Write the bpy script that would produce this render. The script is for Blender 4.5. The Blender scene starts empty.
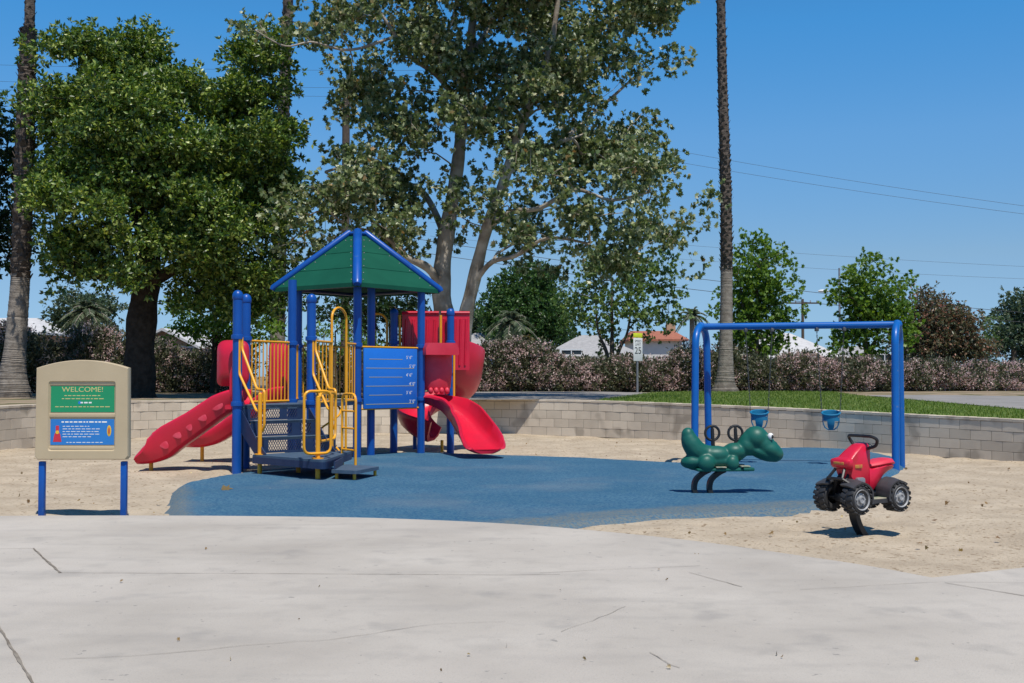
import bpy, bmesh, math, random, zlib
import numpy as np
from mathutils import Vector, Matrix
random.seed(7); rng = np.random.default_rng(11)
R = math.radians
SC = bpy.context.scene; COL = SC.collection

# ---------------------------------------------------------------- camera
W_, H_, F_, Y0, EYE = 1024, 683, 1150.0, 376.0, 1.39
PITCH = math.atan((Y0 - H_/2) / F_)
cam = bpy.data.objects.new('camera', bpy.data.cameras.new('camera')); COL.objects.link(cam)
cam.location = (0, 0, EYE); cam.rotation_euler = (math.pi/2 + PITCH, 0, 0)
cam.data.sensor_width = 36; cam.data.lens = 36*F_/W_; cam.data.clip_end = 3000; cam.data.clip_start = .05
SC.camera = cam
# ---------------------------------------------------------------- sky, sun, exposure
SUN = Vector((.16, -.44, 1)).normalized()          # towards the sun
EL = math.asin(SUN.z); AZ = math.atan2(SUN.x, SUN.y)
wd = bpy.data.worlds.new('World'); SC.world = wd; wd.use_nodes = True
nt = wd.node_tree; bg = nt.nodes['Background']
sky = nt.nodes.new('ShaderNodeTexSky'); sky.sky_type = 'NISHITA'; sky.sun_disc = False
sky.sun_elevation = EL; sky.sun_rotation = AZ
sky.air_density = 1.0; sky.dust_density = 0; sky.ozone_density = 10; sky.altitude = 1500
hs = nt.nodes.new('ShaderNodeHueSaturation'); hs.inputs['Saturation'].default_value = 1.1
# the hazy blue of a warm inland day: the model's band near the horizon is dimmed, the upper sky lifted
tcw = nt.nodes.new('ShaderNodeTexCoord'); sx = nt.nodes.new('ShaderNodeSeparateXYZ'); gr = nt.nodes.new('ShaderNodeValToRGB')
nt.links.new(tcw.outputs['Generated'], sx.inputs[0]); nt.links.new(sx.outputs[2], gr.inputs[0])
ge = gr.color_ramp.elements; ge[0].position = .0; ge[0].color = (.32, .44, .64, 1); ge[1].position = 1.; ge[1].color = (.66, .84, .84, 1)
for p_, c_ in ((.04, (.55, .59, .66)), (.10, (.92, .76, .65)), (.20, (1.0, 1.02, .89)), (.29, (.72, 1.14, 1.06)), (.5, (.66, 1.0, .98))):
    e_ = ge.new(p_); e_.color = (*c_, 1)
mg = nt.nodes.new('ShaderNodeMix'); mg.data_type = 'RGBA'; mg.blend_type = 'MULTIPLY'; mg.inputs['Factor'].default_value = 1
nt.links.new(sky.outputs[0], hs.inputs['Color']); nt.links.new(hs.outputs[0], mg.inputs['A']); nt.links.new(gr.outputs[0], mg.inputs['B'])
nt.links.new(mg.outputs['Result'], bg.inputs[0]); bg.inputs[1].default_value = .15
sl = bpy.data.lights.new('sun', 'SUN'); sl.energy = 5.0; sl.angle = R(.5); sl.color = (1, .945, .86)
so = bpy.data.objects.new('sun', sl); COL.objects.link(so)
so.rotation_euler = SUN.to_track_quat('Z', 'Y').to_euler()
SC.view_settings.view_transform = 'Standard'; SC.view_settings.look = 'None'
SC.view_settings.exposure = .0; SC.view_settings.gamma = 1
SC.cycles.max_bounces = 6; SC.cycles.transparent_max_bounces = 8

# ---------------------------------------------------------------- placing
def ray(px, py):
    a = (px - W_/2)/F_; b = (H_/2 - py)/F_
    c, s = math.cos(PITCH), math.sin(PITCH)
    return Vector((a, c - b*s, s + b*c))
def G(px, py, z=0.):
    d = ray(px, py); t = (z - EYE)/d.z
    return Vector((d.x*t, d.y*t, z))
def AT(px, py, D):
    d = ray(px, py); t = D/d.y
    return Vector((d.x*t, D, EYE + d.z*t))

# ---------------------------------------------------------------- materials
def _n(nt, t, **kw):
    n = nt.nodes.new(t)
    for k, v in kw.items(): setattr(n, k, v)
    return n
def mat(name, c1, c2=None, scale=6., rough=.6, bump=0., bscale=40., spec=.4, metal=0., island=0., coat=0., detail=4., speck=None, rvar=0.):
    """colour mottled between c1 and c2 by noise, optional variation per mesh island, optional fine bump"""
    m = bpy.data.materials.new(name); m.use_nodes = True; nt = m.node_tree
    p = nt.nodes['Principled BSDF']; L = nt.links.new
    tc = _n(nt, 'ShaderNodeTexCoord'); 
    nz = _n(nt, 'ShaderNodeTexNoise'); nz.inputs['Scale'].default_value = scale; nz.inputs['Detail'].default_value = detail
    L(tc.outputs['Object'], nz.inputs['Vector'])
    c2 = c2 or tuple(x*.85 for x in c1)
    rp = _n(nt, 'ShaderNodeValToRGB'); rp.color_ramp.elements[0].position = .35; rp.color_ramp.elements[1].position = .65
    rp.color_ramp.elements[0].color = (*c1, 1); rp.color_ramp.elements[1].color = (*c2, 1)
    L(nz.outputs['Fac'], rp.inputs[0]); col = rp.outputs[0]
    if speck:
        sc_, thr, sc_col = speck
        n2 = _n(nt, 'ShaderNodeTexNoise'); n2.inputs['Scale'].default_value = sc_; n2.inputs['Detail'].default_value = 2
        L(tc.outputs['Object'], n2.inputs['Vector'])
        r2 = _n(nt, 'ShaderNodeValToRGB'); r2.color_ramp.elements[0].position = thr; r2.color_ramp.elements[1].position = thr+.08
        L(n2.outputs['Fac'], r2.inputs[0])
        mx = _n(nt, 'ShaderNodeMix', data_type='RGBA'); L(r2.outputs[0], mx.inputs['Factor']); L(col, mx.inputs['A'])
        mx.inputs['B'].default_value = (*sc_col, 1); col = mx.outputs['Result']
    if island:
        g = _n(nt, 'ShaderNodeNewGeometry'); hs = _n(nt, 'ShaderNodeHueSaturation')
        mr = _n(nt, 'ShaderNodeMapRange'); mr.inputs['To Min'].default_value = 1-island; mr.inputs['To Max'].default_value = 1+island
        L(g.outputs['Random Per Island'], mr.inputs[0]); L(mr.outputs[0], hs.inputs['Value']); L(col, hs.inputs['Color']); col = hs.outputs[0]
    L(col, p.inputs['Base Color'])
    p.inputs['Roughness'].default_value = rough; p.inputs['Metallic'].default_value = metal
    p.inputs['Specular IOR Level'].default_value = spec
    p.inputs['Coat Weight'].default_value = coat; p.inputs['Coat Roughness'].default_value = .15
    if rvar:
        mr = _n(nt, 'ShaderNodeMapRange'); mr.inputs['To Min'].default_value = max(.05, rough-rvar); mr.inputs['To Max'].default_value = min(1, rough+rvar)
        L(nz.outputs['Fac'], mr.inputs[0]); L(mr.outputs[0], p.inputs['Roughness'])
    if bump:
        n3 = _n(nt, 'ShaderNodeTexNoise'); n3.inputs['Scale'].default_value = bscale; n3.inputs['Detail'].default_value = 6
        L(tc.outputs['Object'], n3.inputs['Vector'])
        b = _n(nt, 'ShaderNodeBump'); b.inputs['Strength'].default_value = 1.; b.inputs['Distance'].default_value = bump
        L(n3.outputs['Fac'], b.inputs['Height']); L(b.outputs[0], p.inputs['Normal'])
    return m
def leafmat(name, cols, trans=.35, gloss=.45, rough=.40):
    """leaf colours chosen per leaf from a ramp; light passes through the blade"""
    m = bpy.data.materials.new(name); m.use_nodes = True; nt = m.node_tree; L = nt.links.new
    nt.nodes.remove(nt.nodes['Principled BSDF']); out = nt.nodes['Material Output']
    g = _n(nt, 'ShaderNodeNewGeometry'); rp = _n(nt, 'ShaderNodeValToRGB')
    el = rp.color_ramp.elements
    el.remove(el[1]); el[0].position = cols[0][0]; el[0].color = (*cols[0][1], 1)
    for pos, c in cols[1:]: el.new(pos).color = (*c, 1)
    L(g.outputs['Random Per Island'], rp.inputs[0])
    pr = _n(nt, 'ShaderNodeBsdfPrincipled'); pr.inputs['Roughness'].default_value = rough; pr.inputs['Specular IOR Level'].default_value = gloss
    tr = _n(nt, 'ShaderNodeBsdfTranslucent'); hs = _n(nt, 'ShaderNodeHueSaturation'); hs.inputs['Value'].default_value = 1.5; hs.inputs['Saturation'].default_value = 1.15; hs.inputs['Hue'].default_value = .485
    mx = _n(nt, 'ShaderNodeMixShader'); mx.inputs[0].default_value = trans
    L(rp.outputs[0], pr.inputs['Base Color']); L(rp.outputs[0], hs.inputs['Color']); L(hs.outputs[0], tr.inputs['Color'])
    L(pr.outputs[0], mx.inputs[1]); L(tr.outputs[0], mx.inputs[2]); L(mx.outputs[0], out.inputs[0])
    return m
M = {}
M['blue'] = mat('blue_powder_coat', (.004, .066, .30), (.005, .075, .335), 3, .38, spec=.35, coat=.08, rvar=.1, speck=(7, .68, (.03, .10, .30)))
M['blue_sw'] = mat('blue_painted_steel', (.003, .098, .36), (.004, .11, .40), 3, .38, spec=.35, coat=.1, speck=(14, .70, (.10, .16, .3)))
M['yellow'] = mat('yellow_powder_coat', (.80, .36, .012), (.74, .32, .012), 5, .4, spec=.45, coat=.1, speck=(10, .68, (.62, .34, .08)))
M['red'] = mat('red_moulded_plastic', (.60, .010, .038), (.52, .010, .036), 3, .34, spec=.5, rvar=.1, bump=.0008, bscale=60)
M['redfade'] = mat('faded_red_plastic', (.66, .045, .075), (.56, .02, .045), 3, .5, spec=.4, rvar=.1)
M['green'] = mat('green_roof_plastic', (.003, .068, .038), (.005, .082, .046), 2.5, .65, spec=.2, bump=.001, bscale=90)
M['panel'] = mat('blue_panel_plastic', (.012, .15, .56), (.014, .16, .60), 2, .45, spec=.35)
M['deck'] = mat('blue_grey_vinyl_coating', (.045, .08, .125), (.06, .10, .15), 9, .6, bump=.001, bscale=160)
M['navy'] = mat('dark_navy_coating', (.012, .028, .075), (.018, .036, .09), 9, .5)
M['cream'] = mat('cream_ink', (.55, .5, .2), (.5, .45, .2), 4, .5)
M['ink_white'] = mat('white_ink', (.75, .77, .75), (.7, .72, .7), 4, .5)
M['tan'] = mat('tan_moulded_plastic', (.46, .37, .235), (.42, .335, .21), 3, .55, bump=.0012, bscale=120)
M['placard_green'] = mat('green_placard', (.012, .24, .10), (.013, .26, .11), 3, .4)
M['placard_blue'] = mat('blue_placard', (.02, .16, .48), (.022, .18, .5), 3, .4)
M['mark_red'] = mat('red_ink', (.55, .03, .05), None, 3, .5)
M['mark_yellow'] = mat('yellow_ink', (.75, .45, .03), None, 3, .5)
M['dino'] = mat('green_dinosaur_plastic', (.004, .085, .062), (.010, .105, .08), 5, .46, spec=.35, rvar=.1, bump=.0006, bscale=120)
M['worn'] = mat('worn_tan_footboard', (.38, .33, .24), (.12, .2, .14), 14, .7)
M['black'] = mat('black_coated_steel', (.012, .012, .013), (.02, .02, .021), 12, .45)
M['rubber'] = mat('black_tyre_plastic', (.022, .022, .024), (.032, .032, .033), 12, .6, bump=.001, bscale=80)
M['fender'] = mat('dark_grey_plastic', (.035, .036, .04), (.05, .05, .055), 12, .5)
M['rim'] = mat('grey_rim_plastic', (.25, .255, .26), (.32, .325, .33), 9, .5)
M['badge'] = mat('faded_gold_decal', (.42, .26, .04), (.5, .1, .05), 40, .5)
M['eye'] = mat('white_eye_paint', (.8, .8, .78), None, 3, .35)
M['teal'] = mat('teal_bucket_plastic', (.012, .165, .31), (.010, .15, .28), 3, .4)
M['chain'] = mat('grey_chain_steel', (.10, .10, .105), (.14, .14, .14), 12, .5, metal=.6)
M['concrete_plain'] = mat('kerb_concrete', (.4, .38, .34), (.34, .32, .29), 2, .85)
M['block'] = mat('concrete_block', (.60, .52, .41), (.52, .445, .35), 2.2, .95, bump=.004, bscale=70, island=.11, spec=.15, speck=(1.6, .58, (.38, .325, .255)), detail=8)
M['mortar'] = mat('mortar', (.27, .235, .19), (.24, .21, .17), 3, .95, spec=.1)
M['bark_dark'] = mat('dark_bark', (.03, .024, .019), (.055, .044, .035), 7, .95, bump=.03, bscale=14, spec=.1)
M['bark_brown'] = mat('brown_bark', (.10, .075, .055), (.17, .135, .10), 6, .95, bump=.02, bscale=16, spec=.1)
M['bark_syc'] = mat('mottled_sycamore_bark', (.44, .40, .34), (.20, .165, .125), 2.4, .9, bump=.012, bscale=18, spec=.15, detail=6)
M['palm_hi'] = mat('rough_palm_bark', (.14, .115, .095), (.075, .06, .05), 9, .95, bump=.03, bscale=20, spec=.1)
M['palm_lo'] = mat('grey_palm_bark', (.27, .24, .205), (.18, .155, .13), 7, .95, bump=.02, bscale=24, spec=.1)
M['wood'] = mat('weathered_pole_wood', (.10, .075, .055), (.07, .05, .04), 8, .9)
M['wire'] = mat('dark_cable', (.03, .03, .035), None, 3, .6)
M['metal'] = mat('galvanised_steel', (.3, .3, .31), (.24, .24, .25), 6, .5, metal=.5)
M['sign_white'] = mat('white_sign_sheet', (.68, .69, .68), (.62, .63, .62), 6, .5)
M['sign_yellow'] = mat('yellow_green_sign_sheet', (.62, .68, .03), None, 6, .5)
M['sign_black'] = mat('black_sign_ink', (.02, .02, .02), None, 6, .5)
M['stucco_tan'] = mat('tan_stucco', (.42, .27, .17), (.37, .24, .15), 2, .95)
M['stucco_white'] = mat('white_stucco', (.62, .60, .56), (.55, .53, .5), 2, .95)
M['stucco_grey'] = mat('pale_grey_stucco', (.48, .49, .5), (.42, .43, .44), 2, .95)
M['roof_grey'] = mat('grey_shingles', (.36, .35, .34), (.28, .275, .27), 5, .95, bump=.01, bscale=30)
M['roof_white'] = mat('white_gravel_roof', (.52, .51, .5), (.44, .43, .42), 3, .95)
M['roof_red'] = mat('red_roof_tiles', (.36, .13, .075), (.28, .10, .06), 5, .9, bump=.01, bscale=30)
M['glass'] = mat('dark_window_glass', (.03, .04, .05), None, 3, .08, spec=.6)
M['car'] = mat('white_car_paint', (.7, .7, .7), None, 3, .25, coat=.5)
M['fallen'] = leafmat('dry_fallen_leaf', [(0, (.16, .09, .035)), (.4, (.25, .16, .06)), (.75, (.36, .26, .08)), (1, (.07, .05, .03))], .15)
LM = {}
LM['dark'] = leafmat('glossy_green_leaf', [(0, (.022, .056, .010)), (.4, (.062, .128, .020)), (.75, (.165, .25, .038)), (1, (.40, .46, .11))], .24, .5, .38)
LM['darker'] = leafmat('deep_green_leaf', [(0, (.012, .028, .009)), (.6, (.022, .05, .014)), (1, (.05, .09, .02))], .25, .3)
LM['syc'] = leafmat('dusty_sycamore_leaf', [(0, (.042, .07, .022)), (.35, (.092, .138, .040)), (.7, (.185, .23, .085)), (.96, (.42, .44, .25)), (1, (.30, .16, .05))], .24, .5, .42)
LM['fresh'] = leafmat('fresh_green_leaf', [(0, (.055, .115, .02)), (.5, (.105, .20, .032)), (1, (.21, .32, .06))], .4, .25)
LM['syc_young'] = leafmat('young_sycamore_leaf', [(0, (.06, .115, .03)), (.5, (.11, .185, .05)), (1, (.20, .28, .09))], .38, .25)
LM['grey'] = leafmat('grey_green_leaf', [(0, (.04, .07, .035)), (.6, (.07, .11, .055)), (1, (.12, .155, .085))], .3)
LM['rust'] = leafmat('rusty_bottlebrush_leaf', [(0, (.06, .08, .035)), (.5, (.125, .125, .062)), (.82, (.20, .13, .075)), (1, (.34, .15, .10))], .3)
LM['cypress'] = leafmat('dense_ficus_leaf', [(0, (.03, .075, .018)), (.6, (.055, .12, .026)), (1, (.09, .165, .04))], .25)
LM['oleander'] = leafmat('oleander_leaf', [(0, (.045, .058, .028)), (.55, (.088, .098, .05)), (1, (.15, .15, .085))], .28)
LM['blossom'] = leafmat('pale_pink_blossom', [(0, (.38, .24, .23)), (.5, (.58, .42, .38)), (1, (.74, .61, .56))], .3)
LM['palm'] = leafmat('palm_frond_leaf', [(0, (.07, .10, .05)), (.6, (.12, .16, .09)), (1, (.2, .23, .14))], .35)
LM['palm_dry'] = leafmat('yellow_palm_leaf', [(0, (.12, .11, .03)), (1, (.26, .2, .06))], .35)
LM['grass'] = leafmat('lawn_blade', [(0, (.075, .135, .022)), (.6, (.125, .195, .036)), (1, (.23, .27, .075))], .35, .2)

# ---------------------------------------------------------------- mesh building
class MB:
    def __init__(s): s.v = []; s.f = []
    def add(s, vs, fs):
        o = len(s.v); s.v += [tuple(v) for v in vs]; s.f += [tuple(i+o for i in f) for f in fs]; return s
    def box(s, c, size, rz=0., bev=0., M4=None):
        bm = bmesh.new(); bmesh.ops.create_cube(bm, size=1); bmesh.ops.scale(bm, vec=size, verts=bm.verts)
        if bev: bmesh.ops.bevel(bm, geom=bm.edges[:], offset=bev, segments=2, affect='EDGES', profile=.5)
        bmesh.ops.rotate(bm, cent=(0, 0, 0), matrix=Matrix.Rotation(rz, 3, 'Z'), verts=bm.verts)
        bmesh.ops.translate(bm, vec=c, verts=bm.verts)
        if M4: bmesh.ops.transform(bm, matrix=M4, verts=bm.verts)
        return s.bm(bm)
    def bm(s, bm):
        bm.verts.index_update()
        s.add([v.co[:] for v in bm.verts], [[v.index for v in f.verts] for f in bm.faces]); bm.free(); return s
    def ell(s, c, r, rot=None, seg=20, rings=12):
        bm = bmesh.new(); bmesh.ops.create_uvsphere(bm, u_segments=seg, v_segments=rings, radius=1)
        bmesh.ops.scale(bm, vec=r if hasattr(r, '__len__') else (r, r, r), verts=bm.verts)
        if rot: bmesh.ops.rotate(bm, cent=(0, 0, 0), matrix=rot, verts=bm.verts)
        bmesh.ops.translate(bm, vec=c, verts=bm.verts); return s.bm(bm)
    def tube(s, pts, r, seg=10, cap=True, ref=None):
        pts = [Vector(p) for p in pts]; n = len(pts)
        rs = r if hasattr(r, '__len__') else [r]*n
        o = len(s.v); prev = None
        for i, p in enumerate(pts):
            t = (pts[min(i+1, n-1)] - pts[max(i-1, 0)])
            t = t.normalized() if t.length > 1e-9 else Vector((0, 0, 1))
            if prev is None:
                a = Vector((0, 0, 1)) if abs(t.z) < .9 else Vector((1, 0, 0))
                u = t.cross(a).normalized()
            else:
                u = (prev - t*prev.dot(t)); u = u.normalized() if u.length > 1e-9 else t.orthogonal().normalized()
            prev = u; w = t.cross(u)
            for k in range(seg):
                a = 2*math.pi*k/seg; s.v.append(tuple(p + (u*math.cos(a) + w*math.sin(a))*rs[i]))
        for i in range(n-1):
            for k in range(seg):
                k2 = (k+1) % seg
                s.f.append((o+i*seg+k, o+i*seg+k2, o+(i+1)*seg+k2, o+(i+1)*seg+k))
        if cap:
            s.f.append(tuple(o+k for k in range(seg))[::-1]); s.f.append(tuple(o+(n-1)*seg+k for k in range(seg)))
        return s
    def prism(s, poly, z0, z1):
        n = len(poly); vs = [(p[0], p[1], z0) for p in poly] + [(p[0], p[1], z1) for p in poly]
        fs = [tuple(range(n))[::-1], tuple(range(n, 2*n))] + [(i, (i+1) % n, n+(i+1) % n, n+i) for i in range(n)]
        return s.add(vs, fs)
    def sweep(s, path, profs, up=(0, 0, 1), cap=True):
        """profs: a list of closed (u,v) outlines, one per path point; u lies across the path, v lies along up"""
        path = [Vector(p) for p in path]; n = len(path); up = Vector(up); o = len(s.v); k = len(profs[0])
        for i, p in enumerate(path):
            t = (path[min(i+1, n-1)] - path[max(i-1, 0)]).normalized()
            sd = t.cross(up); sd = sd.normalized(); nn = sd.cross(t).normalized()
            for (a, b) in profs[i]: s.v.append(tuple(p + sd*a + nn*b))
        for i in range(n-1):
            for j in range(k):
                j2 = (j+1) % k; s.f.append((o+i*k+j, o+i*k+j2, o+(i+1)*k+j2, o+(i+1)*k+j))
        if cap: s.f.append(tuple(o+j for j in range(k))[::-1]); s.f.append(tuple(o+(n-1)*k+j for j in range(k)))
        return s
    def lathe(s, prof, c=(0, 0, 0), axis='Z', seg=28):
        o = len(s.v); n = len(prof)
        for (r, h) in prof:
            for k in range(seg):
                a = 2*math.pi*k/seg; x, y = r*math.cos(a), r*math.sin(a)
                q = (x, y, h) if axis == 'Z' else ((x, h, y) if axis == 'Y' else (h, x, y))
                s.v.append((q[0]+c[0], q[1]+c[1], q[2]+c[2]))
        for i in range(n-1):
            for k in range(seg): s.f.append((o+i*seg+k, o+i*seg+(k+1) % seg, o+(i+1)*seg+(k+1) % seg, o+(i+1)*seg+k))
        return s
    def mesh(s, name, m, smooth=40):
        me = bpy.data.meshes.new(name); me.from_pydata(s.v, [], s.f); me.materials.append(m); me.validate()
        bm = bmesh.new(); bm.from_mesh(me); bmesh.ops.recalc_face_normals(bm, faces=bm.faces[:]); bm.to_mesh(me); bm.free()
        if smooth: me.shade_smooth(); me.set_sharp_from_angle(angle=R(smooth))
        return me
    def build(s, name, m, parent=None, smooth=40):
        o = bpy.data.objects.new(name, s.mesh(name, m, smooth)); COL.objects.link(o)
        if parent: o.parent = parent
        return o
def tag(o, label=None, cat=None, group=None, kind=None):
    for k, v in (('label', label), ('category', cat), ('group', group), ('kind', kind)):
        if v: o[k] = v
    return o
def empty(name, loc=(0, 0, 0), rz=0.):
    o = bpy.data.objects.new(name, None); COL.objects.link(o); o.location = loc; o.rotation_euler.z = rz
    o.empty_display_size = .2; return o
def fromnp(name, V, Fc, m, parent=None, smooth=False):
    """V (n,3), Fc (k,4) or (k,3) integer"""
    me = bpy.data.meshes.new(name); n, k = len(V), Fc.shape[1]
    me.vertices.add(n); me.vertices.foreach_set('co', np.ascontiguousarray(V, dtype=np.float32).ravel())
    me.loops.add(Fc.size); me.loops.foreach_set('vertex_index', Fc.astype(np.int32).ravel())
    me.polygons.add(len(Fc)); me.polygons.foreach_set('loop_start', np.arange(0, Fc.size, k, dtype=np.int32))
    try: me.polygons.foreach_set('loop_total', np.full(len(Fc), k, dtype=np.int32))
    except Exception: pass
    me.update(calc_edges=True); me.validate(); me.materials.append(m)
    if smooth: me.shade_smooth()
    o = bpy.data.objects.new(name, me); COL.objects.link(o)
    if parent: o.parent = parent
    return o
def bez(pts, n=8, closed=False):
    """Catmull-Rom through points"""
    P = [Vector(p) for p in pts]; out = []
    N = len(P)
    for i in range(N if closed else N-1):
        a, b, c, d = (P[(i-1) % N], P[i % N], P[(i+1) % N], P[(i+2) % N]) if closed else (P[max(i-1, 0)], P[i], P[i+1], P[min(i+2, N-1)])
        for k in range(n):
            t = k/n
            out.append(.5*((2*b) + (c-a)*t + (2*a-5*b+4*c-d)*t*t + (3*b-a-3*c+d)*t**3))
    if not closed: out.append(P[-1])
    return out
def rounded(pts, r=.06, n=5):
    """polyline with its corners rounded"""
    P = [Vector(p) for p in pts]; out = [P[0]]
    for i in range(1, len(P)-1):
        a = (P[i-1]-P[i]); b = (P[i+1]-P[i]); rr = min(r, a.length*.49, b.length*.49)
        p0 = P[i]+a.normalized()*rr; p1 = P[i]+b.normalized()*rr
        for k in range(n+1):
            t = k/n; out.append((1-t)**2*p0 + 2*t*(1-t)*P[i] + t*t*p1)
    out.append(P[-1]); return out
def text_mesh(txt, size, m, mat4, name='lettering', parent=None, align='CENTER', ext=.0012):
    cu = bpy.data.curves.new('t', 'FONT'); cu.body = txt; cu.size = size; cu.align_x = align; cu.align_y = 'CENTER'; cu.extrude = ext
    t = bpy.data.objects.new('t', cu); COL.objects.link(t)
    me = bpy.data.meshes.new_from_object(t.evaluated_get(bpy.context.evaluated_depsgraph_get()))
    bpy.data.objects.remove(t); me.transform(mat4); me.materials.clear(); me.materials.append(m); return me
def join_meshes(name, meshes, m, parent=None):
    mb = MB()
    for me in meshes:
        mb.add([v.co[:] for v in me.vertices], [tuple(p.vertices) for p in me.polygons]); bpy.data.meshes.remove(me)
    return mb.build(name, m, parent, smooth=0)

# ================================================================ SETTING
def zf(x, y):
    """height of the raised ground: it falls a little towards the right end of the wall"""
    return .80 - .15*np.clip((x-1.5)/7, 0, 1.25)*np.clip((38-y)/17, 0, 1)
GZ = .80     # height of the ground behind the low wall
# --- wall line, left to right round the back of the sand pit
wall_px = [(-260, 500), (-150, 478), (-60, 461), (0, 451), (60, 444), (130, 438), (240, 434), (360, 432.5), (480, 433), (600, 436.5), (700, 441.5), (800, 447), (900, 453.5), (1024, 462), (1160, 473), (1330, 490)]
WL = [Vector((p.x, p.y, 0)) for p in bez([G(*p) for p in wall_px], 14)]
# resample to block pitch
def resample(P, step):
    out = [P[0].copy()]; acc = 0
    for a, b in zip(P, P[1:]):
        d = (b-a).length; 
        while acc + d >= step:
            t = (step-acc)/d; a = a.lerp(b, t); out.append(a.copy()); d = (b-a).length; acc = 0
        acc += d
    return out
BL = resample(WL, .405)
def wnorm(i):
    t = BL[min(i+1, len(BL)-1)] - BL[max(i-1, 0)]; t.normalize(); return Vector((-t.y, t.x, 0))
# --- base ground sheet, raised ground
g = MB(); g.add([(-900, -300, -.06), (900, -300, -.06), (900, 1500, -.06), (-900, 1500, -.06)], [(0, 1, 2, 3)])
M['soil'] = mat('dry_soil', (.20, .155, .11), (.13, .10, .07), 1.3, .95, bump=.03, bscale=9, spec=.1)
tag(g.build('ground', M['soil'], smooth=0), kind='structure')
Wn = [BL[i] + wnorm(i)*.10 for i in range(len(BL))]
cx, cy = -.5, 12.
V, Fc = [], []
rad = [0, .5, 1.2, 2.5, 3.7, 5, 7, 9, 11, 13, 15, 17, 20, 25, 45, 90, 220, 600, 1300]
for p in Wn:
    d = Vector((p.x-cx, p.y-cy, 0)).normalized()
    for r in rad: V.append((p.x+d.x*r, p.y+d.y*r, float(zf(p.x+d.x*r, p.y+d.y*r))))
nr = len(rad)
for i in range(len(Wn)-1):
    for j in range(nr-1): Fc.append((i*nr+j, (i+1)*nr+j, (i+1)*nr+j+1, i*nr+j+1))
M['ground2'] = mat('dry_ground', (.30, .235, .165), (.19, .15, .095), .7, .95, bump=.02, bscale=7, spec=.1, speck=(1.1, .56, (.075, .085, .03)))
tag(fromnp('terrain', np.array(V), np.array(Fc), M['ground2']), kind='structure')
# --- sand, gently rippled by feet
xs = np.arange(-15, 15.01, .085); ys = np.arange(6.5, 31, .085)
X, Y = np.meshgrid(xs, ys); Z = np.zeros_like(X)
for _ in range(46):
    k = rng.uniform(1.2, 9); a = rng.uniform(0, 6.28); Z += np.sin((X*math.cos(a)+Y*math.sin(a))*k + rng.uniform(0, 6.28))*.0034/ (k**.35)
for _ in range(1500):   # footprints and scuffs
    fx, fy = rng.uniform(-10, 10), rng.uniform(9.5, 26); s_ = rng.uniform(.07, .16)
    i0, i1 = np.searchsorted(xs, [fx-.5, fx+.5]); j0, j1 = np.searchsorted(ys, [fy-.5, fy+.5])
    d2 = (X[j0:j1, i0:i1]-fx)**2 + (Y[j0:j1, i0:i1]-fy)**2
    Z[j0:j1, i0:i1] += -.042*np.exp(-d2/s_**2) + .020*np.exp(-d2/(1.8*s_)**2)
Z -= .012
nx, ny = len(xs), len(ys)
I = np.arange(nx*ny).reshape(ny, nx)
Fq = np.stack([I[:-1, :-1].ravel(), I[:-1, 1:].ravel(), I[1:, 1:].ravel(), I[1:, :-1].ravel()], 1)
M['sand'] = mat('play_sand', (.47, .392, .29), (.37, .302, .22), 1.7, .95, bump=.02, bscale=42, spec=.12, detail=8, speck=(19, .59, (.25, .19, .125)))
tag(fromnp('sand', np.stack([X.ravel(), Y.ravel(), Z.ravel()], 1), Fq, M['sand'], smooth=True), kind='structure')
# --- blue rubber surfacing, worn edge half buried in sand
pad_px = [(169, 536), (170, 512), (176, 488), (205, 480), (240, 474.5), (300, 468), (345, 459), (380, 454.5), (440, 454.5), (520, 457), (600, 460), (675, 464), (704, 463), (735, 453), (780, 449), (850, 450.5), (895, 458), (905, 468), (880, 485), (822, 509), (770, 513), (720, 516.5), (660, 519), (615, 522.5), (578, 527), (545, 531), (500, 536), (380, 536), (250, 536)]
pad = bez([G(*p) for p in pad_px], 6, closed=True)
from mathutils.geometry import tessellate_polygon
bm = bmesh.new(); vs = [bm.verts.new((p.x, p.y, 0)) for p in pad]; bm.faces.new(vs)
bmesh.ops.triangulate(bm, faces=bm.faces[:]); me = bpy.data.meshes.new('p'); bm.to_mesh(me); bm.free()
# grid points inside the outline
PX = np.array([[p.x, p.y] for p in pad])
def inside(xy):
    x, y = xy[:, 0], xy[:, 1]; r = np.zeros(len(xy), bool); j = len(PX)-1
    for i in range(len(PX)):
        xi, yi = PX[i]; xj, yj = PX[j]
        c = ((yi > y) != (yj > y)) & (x < (xj-xi)*(y-yi)/(yj-yi+1e-12)+xi); r ^= c; j = i
    return r
def edged(xy):
    d = np.full(len(xy), 1e9)
    for i in range(len(PX)):
        a = PX[i-1]; b = PX[i]; ab = b-a; t = np.clip(((xy-a)@ab)/(ab@ab+1e-12), 0, 1)
        d = np.minimum(d, np.hypot(*(xy-(a+t[:, None]*ab)).T))
    return d
st = .05
gx = np.arange(PX[:, 0].min()-.3, PX[:, 0].max()+.3, st); gy = np.arange(PX[:, 1].min()-.3, PX[:, 1].max()+.3, st)
XX, YY = np.meshgrid(gx, gy); XY = np.stack([XX.ravel(), YY.ravel()], 1)
sd = edged(XY)*np.where(inside(XY), 1, -1)
zz = -.020 + .056*np.clip(sd/.10, -3, 1) + .0015*np.sin(XY[:, 0]*7)+.0015*np.sin(XY[:, 1]*5.3)
I = np.arange(len(XY)).reshape(len(gy), len(gx))
Fq = np.stack([I[:-1, :-1].ravel(), I[:-1, 1:].ravel(), I[1:, 1:].ravel(), I[1:, :-1].ravel()], 1)
keep = (sd[Fq] > -.12).all(1); Fq = Fq[keep]
u, inv = np.unique(Fq, return_inverse=True)
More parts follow.
